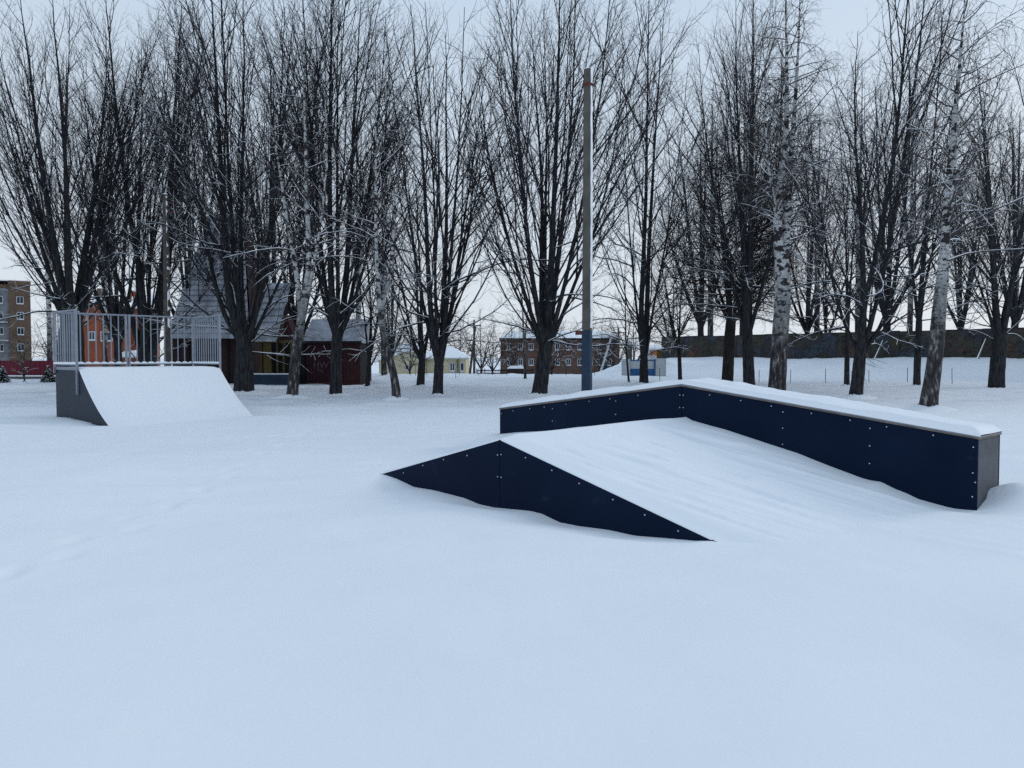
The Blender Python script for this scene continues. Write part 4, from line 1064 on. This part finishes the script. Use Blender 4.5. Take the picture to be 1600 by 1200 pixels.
MB().box(r(655) + .05, r(732), .85, .95, q(561), q(559) - .004).build('eaves', M['white_paint'], b)
window(b, r(634), r(638.5), 0, q(578), q(571), 'white_paint', 'pane', 0)
window(b, r(702.5), r(708.5), 1.5, q(580), q(568), 'white_paint', 'pane', 1, .16)
window(b, r(719), r(723), 1.5, q(580), q(568), 'white_paint', 'pane', 0, .12)
MB().box(r(713.5), r(715), 1.38, 1.49, 0, q(560)).build('drainpipe', M['dark'], b)

# two-storey brick house
Z = 130; b = thing('brick_house', 'long two-storey dull red brick house behind the concrete pole', 'house', (hx(780, Z), Z, -1.5))
r = lambda px: hx(px, Z) - hx(780, Z); q = lambda py: hz(py, Z) + 1.5
MB().box(r(782), r(968), 0, 10, 0, q(531)).build('wall', M['brick_red'], b)
MB().box(r(780), r(970), -.5, 10.4, q(531) + .004, q(528.5)).build('eaves', M['dark'], b)
v = MB(); v.v = [(r(779), -.6, q(528.4)), (r(971), -.6, q(528.4)), (r(971), 10.5, q(528.4)), (r(779), 10.5, q(528.4)), (r(800), 5, q(516)), (r(950), 5, q(516))]
v.f = [(0, 1, 5, 4), (1, 2, 5), (2, 3, 4, 5), (3, 0, 4), (3, 2, 1, 0)]; v.build('roof', M['snow'], b)
for px in (796, 813, 830, 850, 871, 888, 906, 922, 936, 952):
    for py in (542, 566):
        window(b, r(px - 3), r(px + 3), 0, q(py + 4.6), q(py - 4.6), 'white_paint', 'pane', 1, .11)
MB().box(r(933), r(952), -1.6, -.02, q(553.5), q(551)).build('canopy', M['white_paint'], b)
MB().box(r(936), r(949), -.15, -.02, q(581), q(557)).build('door', M['blue_paint'], b)
MB().box(r(823), r(826), 4, 5, q(524), q(510)).build('chimney', M['brick_red'], b)

# gate, kiosk wall and low wall right of the brick house
Z = 58; g = thing('yard_gate', 'blue and white painted yard gate at the end of the snow bank', 'gate', (hx(985, Z), Z, -.2))
r = lambda px: hx(px, Z) - hx(985, Z); q = lambda py: hz(py, Z) + .2
MB().box(r(972), r(984.5), 0, .3, 0, q(561)).build('pillar', M['white_paint'], g)
for xa, xb in ((985, 1003.3), (1003.7, 1022)):
    lf = MB().box(r(xa), r(xb), .08, .14, .05, q(576)).build('lower_panel', M['gate_blue'], g)
    MB().box(r(xa), r(xb), .08, .14, q(576) + .004, q(564)).build('upper_panel', M['white_paint'], g)
MB().box(r(985), r(1022), .05, .17, q(564) + .004, q(562)).build('top_bar', M['gate_blue'], g)
MB().box(r(1022.3), r(1024), 0, .2, 0, q(561)).build('post', M['gate_blue'], g)
MB().box(r(1024.5), r(1041), .05, .25, 0, q(560)).build('wing_wall', M['white_paint'], g)
MB().box(r(986.5), r(994), 2.0, 2.6, 0, q(534)).build('tall_pillar', M['concrete'], g)
Z = 66; g = thing('garden_shed', 'small shed with orange painted wall and snowy roof behind the gate', 'shed', (hx(1014, Z), Z, -.2))
r = lambda px: hx(px, Z) - hx(1014, Z); q = lambda py: hz(py, Z) + .2
for k in range(5):
    xa = r(1014) + (r(1034) - r(1014)) * k / 5
    MB().box(xa + .004, xa + (r(1034) - r(1014)) / 5 - .004, 0, .04, 0, q(546)).build('board', M['yellow_wood' if k > 2 else 'white_paint'], g)
orm = plain('orange_spray', (.42, .13, .03), .8, .1); ob = MB()
for (x, z, w_, h_) in ((1016, 552, 4, 8), (1020, 549, 3.5, 10), (1024, 552, 3, 7)): ob.box(r(x), r(x + w_) - .01, -.012, -.002, q(z + h_ / 2), q(z - h_ / 2))
o = ob.build('orange_graffiti', orm, g); o['kind'] = 'stuff'
MB().box(r(1014), r(1034), .045, 3, 0, q(546) - .01).build('wall', M['white_paint'], g)
MB().prism_x([(-.3, q(546)), (3.3, q(543)), (3.3, q(538)), (-.3, q(543))], r(1010), r(1036)).build('roof_snow', M['snow'], g)

# long painted concrete wall on its bank
wd = WALL_B - WALL_A; wl = np.linalg.norm(wd); wa = math.atan2(wd[1], wd[0])
wl_t = thing('painted_wall', 'long dark concrete wall with faded mural on top of the snow bank', 'wall', (WALL_A[0], WALL_A[1], 1.35), wa)
pl = 3.0; npn = int(wl / pl)
for k in range(npn):
    x0 = k * pl; dz = .03 * math.sin(k * 2.1)
    MB().box(x0 + .02, x0 + pl - .02, .0 + .02 * (k % 2), .16, -.9, 2.32 + dz).build('panel', M['mural'], wl_t)
    MB().box(x0 + .0, x0 + pl - .0, -.015, .18, 2.322 + dz, 2.345 + dz).build('coping', M['dark'], wl_t)
for x in (22.5, 30.0, 39.5):
    MB().tube((x, -.9, .05), (x + .25, -.02, 1.55), .06).build('brace', M['concrete'], wl_t)
    MB().tube((x - .03, -.93, .10), (x + .22, -.05, 1.62), .05, .02).build('snow', M['snow'], wl_t)

# ------------------------------------------------------------------ poles
Z = 17.0; X_ = hx(917, Z); pz_ = ground_z(X_, Z)
p = thing('concrete_pole', 'square concrete pole with a blue-painted foot behind the ledge', 'pole', (X_, Z, pz_ - .2), math.radians(-27))
ht = hz(108, Z) - pz_ + .2; hb = hz(516, Z) - pz_ + .2
hw = lambda z: (.100 - .022 * z / ht)
def taper(z0, z1, grow=0.0, y_=None):
    v = MB(); a = hw(z0) + grow; c = hw(z1) + grow
    v.v = [(-a, -a * .8, z0), (a, -a * .8, z0), (a, a * .8, z0), (-a, a * .8, z0), (-c, -c * .8, z1), (c, -c * .8, z1), (c, c * .8, z1), (-c, c * .8, z1)]
    v.f = [(0, 3, 2, 1), (4, 5, 6, 7), (0, 1, 5, 4), (1, 2, 6, 5), (2, 3, 7, 6), (3, 0, 4, 7)]; return v
taper(hb, ht).build('shaft', M['concrete'], p, .012)
taper(0, hb - .003, .004).build('painted_foot', M['blue_paint'], p, .012)
taper(ht - .37, ht - .31, .012).build('steel_band', M['rust'], p, .003)
MB().tube((hw(ht), -.02, ht - .34), (hw(ht) + .07, -.02, ht - .36), .022).build('bolt', M['rust'], p)
MB().box(-hw(hb) - .16, -hw(hb) - .004, -.06, -.02, hb - .10, hb - .01).build('bracket', M['rust'], p)
n_ = 60; zz_ = np.linspace(hb + .05, ht, n_); cc = np.linspace(-1, 1, 7)   # snow blown onto the windward face
P = np.zeros((n_, 7, 3)); rr_ = np.random.default_rng(5)
for i, z in enumerate(zz_):
    a = hw(z); wv = .55 + .38 * rr_.random(); P[i, :, 0] = a + .002 + .022 * (1 - cc ** 4) * (.3 + .9 * rr_.random()); P[i, :, 1] = .012 + cc * a * .8 * wv; P[i, :, 2] = z
link('wind_snow', grid_mesh('wind_snow', P), M['snow'], p)
MB().prism([(-.07, ht + .001), (.075, ht + .001), (.05, ht + .03), (-.03, ht + .025)], -.055, .055).build('snow_cap', M['snow'], p, .01)

Z = 31.0; X_ = hx(262, Z); pz_ = ground_z(X_, Z)
p = thing('wooden_pole', 'old wooden utility pole behind the quarter pipe railing', 'pole', (X_, Z, pz_ - .2))
ht = hz(304, Z, 262) - pz_ + .2
MB().tube((0, 0, 0), (.02, 0, ht), .145, .105, 12).build('shaft', M['wood_grey'], p)
rr_ = np.random.default_rng(9); zz_ = np.linspace(3.0, ht, 50); P = np.zeros((50, 6, 3)); aa = np.linspace(-.9, .5, 6)
for i, z in enumerate(zz_):
    k = .13 + .02 * rr_.random() - .025 * z / ht; P[i, :, 0] = np.cos(aa) * k; P[i, :, 1] = np.sin(aa) * k * (.8 + .4 * rr_.random()); P[i, :, 2] = z
link('wind_snow', grid_mesh('wind_snow', P), M['snow'], p)
for k_, z in enumerate((ht - .35, ht - .75)):
    MB().box(-.02, .30, -.03, .03, z, z + .05).build('hook', M['rust'], p)
MB().tube((.02, 0, ht), (.02, 0, ht + .06), .10, .04, 10).build('snow_cap', M['snow'], p)

for (px, pt, pb, Z, lean, lab) in ((741, 500, 582, 75, 0, 'far thin utility pole right of the yellow house'), (733, 510, 582, 75, 10, 'slanting prop beside the far utility pole right of the yellow house'),
                                   (935, 520, 580, 88, 22, 'slanting pale prop in front of the brick house\'s right end'), (966, 512, 575, 86, 0, 'far dark utility pole at the right end of the brick house')):
    X_ = hx(px, Z); z0 = ground_z(X_, Z) - .3
    p = thing('utility_pole', lab, 'pole', (X_, Z, z0)); h_ = hz(pt, Z) - z0
    MB().tube((0, 0, 0), (lean * Z / F, 0, h_), .13, .09).build('shaft', M['white_paint' if lean > 15 else 'wood_grey'], p)
    MB().tube((lean * Z / F, 0, h_), (lean * Z / F, 0, h_ + .08), .10, .05).build('snow_cap', M['snow'], p)
    if lean == 0: MB().box(-.7, .7, -.05, .05, h_ - .6, h_ - .5).build('crossarm', M['wood_grey'], p)

# ------------------------------------------------------------------ fence bits, stakes, shrubs
stk = MB().tube((0, 0, -.3), (.01, 0, 1), .018, .016, 6).mesh('stake'); stk.materials.append(M['dark'])
cap = MB().tube((.01, 0, 1.0), (.01, 0, 1.02), .02, .008, 6).mesh('snow_cap'); cap.materials.append(M['snow'])
stakes = [(1186, 47, .8, 'between the dark tree and the big white birch'), (1235, 47.5, .9, 'just right of the big white birch'), (1290, 48, .95, 'midway between the big birch and the forked tree'),
          (1358, 48, .75, 'just right of the forked tree'), (1418, 47, .9, 'left of the straight dark tree'), (1488, 46.5, .95, 'right of the leaning birch'), (1569, 46, .85, 'beside the many-stemmed tree at the right edge'),
          (641, 58, 1.3, 'left of the fan-shaped tree, the outer of two'), (649, 58, 1.5, 'just left of the fan-shaped tree'), (667, 55, 1.4, 'between the fan-shaped and two-stemmed trees'), (712, 52, 1.2, 'nearest to the two-stemmed tree, on its right'),
          (718, 58, 1.4, 'in front of the yellow house\'s right end'), (748, 58, 1.0, 'right of the far utility pole by the yellow house'), (770, 57, 1.1, 'midway between the yellow and brick houses'), (792, 56, .9, 'in front of the brick house\'s left end'),
          (884, 57, .9, 'between the broom-stemmed tree and the concrete pole'), (929, 57, 1.2, 'just right of the concrete pole'), (1031, 50, .9, 'in front of the yard gate\'s wing wall')]
for i, (px, Z, s, where) in enumerate(stakes):
    X_ = hx(px, Z)
    t = thing('stake', 'thin dark stake in the snow ' + where, 'stake', (X_, Z, ground_z(X_, Z)), 0, 'stakes in the snow behind the trees')
    o = link('shaft', stk, None, t); o.scale = (1, 1, s); o.rotation_euler = (0, RNG.normal(0, .04), 0)
    o = link('snow_cap', cap, None, t, (0, 0, s - 1.0))
# low dark rail fence before the brick house
Z = 84; f = thing('rail_fence', 'low dark rail fence in front of the two-storey brick house', 'fence', (hx(745, Z), Z, -1.0))
ln = hx(832, Z) - hx(745, Z)
for z in (.35, .75, 1.1): MB().box(0, ln, -.03, .03, z, z + .10).build('rail', M['dark'], f)
for k in range(8): MB().box(ln * k / 7 - .05, ln * k / 7 + .05, -.08, -.031, -.3, 1.35).build('post', M['dark'], f)
for k in range(40): MB().box(ln * (k + .5) / 40 - .02, ln * (k + .5) / 40 + .02, .031, .05, .2, 1.25).build('picket', M['dark'], f)
Z = 80; t = thing('covered_bin', 'dark low shelter with snow on top left of the broom-stemmed tree', 'shelter', (hx(806, Z), Z, -1.0))
MB().box(-.8, .8, 0, 1, 0, 1.4).build('body', M['brown'], t)
MB().prism([(-.95, 1.402), (.95, 1.402), (.7, 1.7), (-.6, 1.68)], -.15, 1.15).build('snow_cap', M['snow'], t, .05)

def spruce(label, px, Z, h_, seed):
    rng = np.random.default_rng(seed); X_ = hx(px, Z)
    t = thing('spruce_bush', label, 'bush', (X_, Z, ground_z(X_, Z) - .05))
    MB().tube((0, 0, 0), (0, 0, h_), .04, .008, 6).build('trunk', M['bark_brown'], t)
    n = 260; z = rng.random(n) ** 1.2 * h_ * .97; a = rng.random(n) * 6.28; ln = (h_ - z) * .48 + .06
    P = np.zeros((n, 4, 3)); R = np.zeros((n, 4))
    for j in range(4):
        tt = j / 3; P[:, j, 0] = np.cos(a) * ln * tt; P[:, j, 1] = np.sin(a) * ln * tt; P[:, j, 2] = z + ln * (.15 * tt - .35 * tt * tt) + .05 * tt; R[:, j] = .035 * (1 - .7 * tt)
    o = link('foliage', mesh_np('foliage', *tube_arrays(P, R, 5, True)), M['spruce'], t); o['kind'] = 'stuff'
    P2 = P[::3].copy(); P2[..., 2] += .03; o = link('snow', mesh_np('snow', *tube_arrays(P2, R[::3] * .8, 4, True)), M['snow'], t); o['kind'] = 'stuff'
spruce('small snow-dusted spruce at the left edge before the red fence', 4, 47, 1.0, 1)
spruce('small snow-dusted spruce against the quarter pipe\'s back, before the red fence', 75, 47.5, 1.05, 2)
Z = 46; sm_ = free_tree('birch', 3.4, .045, .5, 5, 1.0, 77, 1.3)
plant('frosted_sapling', 'small frosted sapling in front of the red fence', sm_, 'birch', (hx(37, Z), Z, ground_z(hx(37, Z), Z) - .05), .3, 1.0)
for o in bpy.data.objects:
    if o.parent and o.name.split('.')[0] in ('snow', 'crown') and o.parent.get('category') == 'tree': o['kind'] = 'stuff'
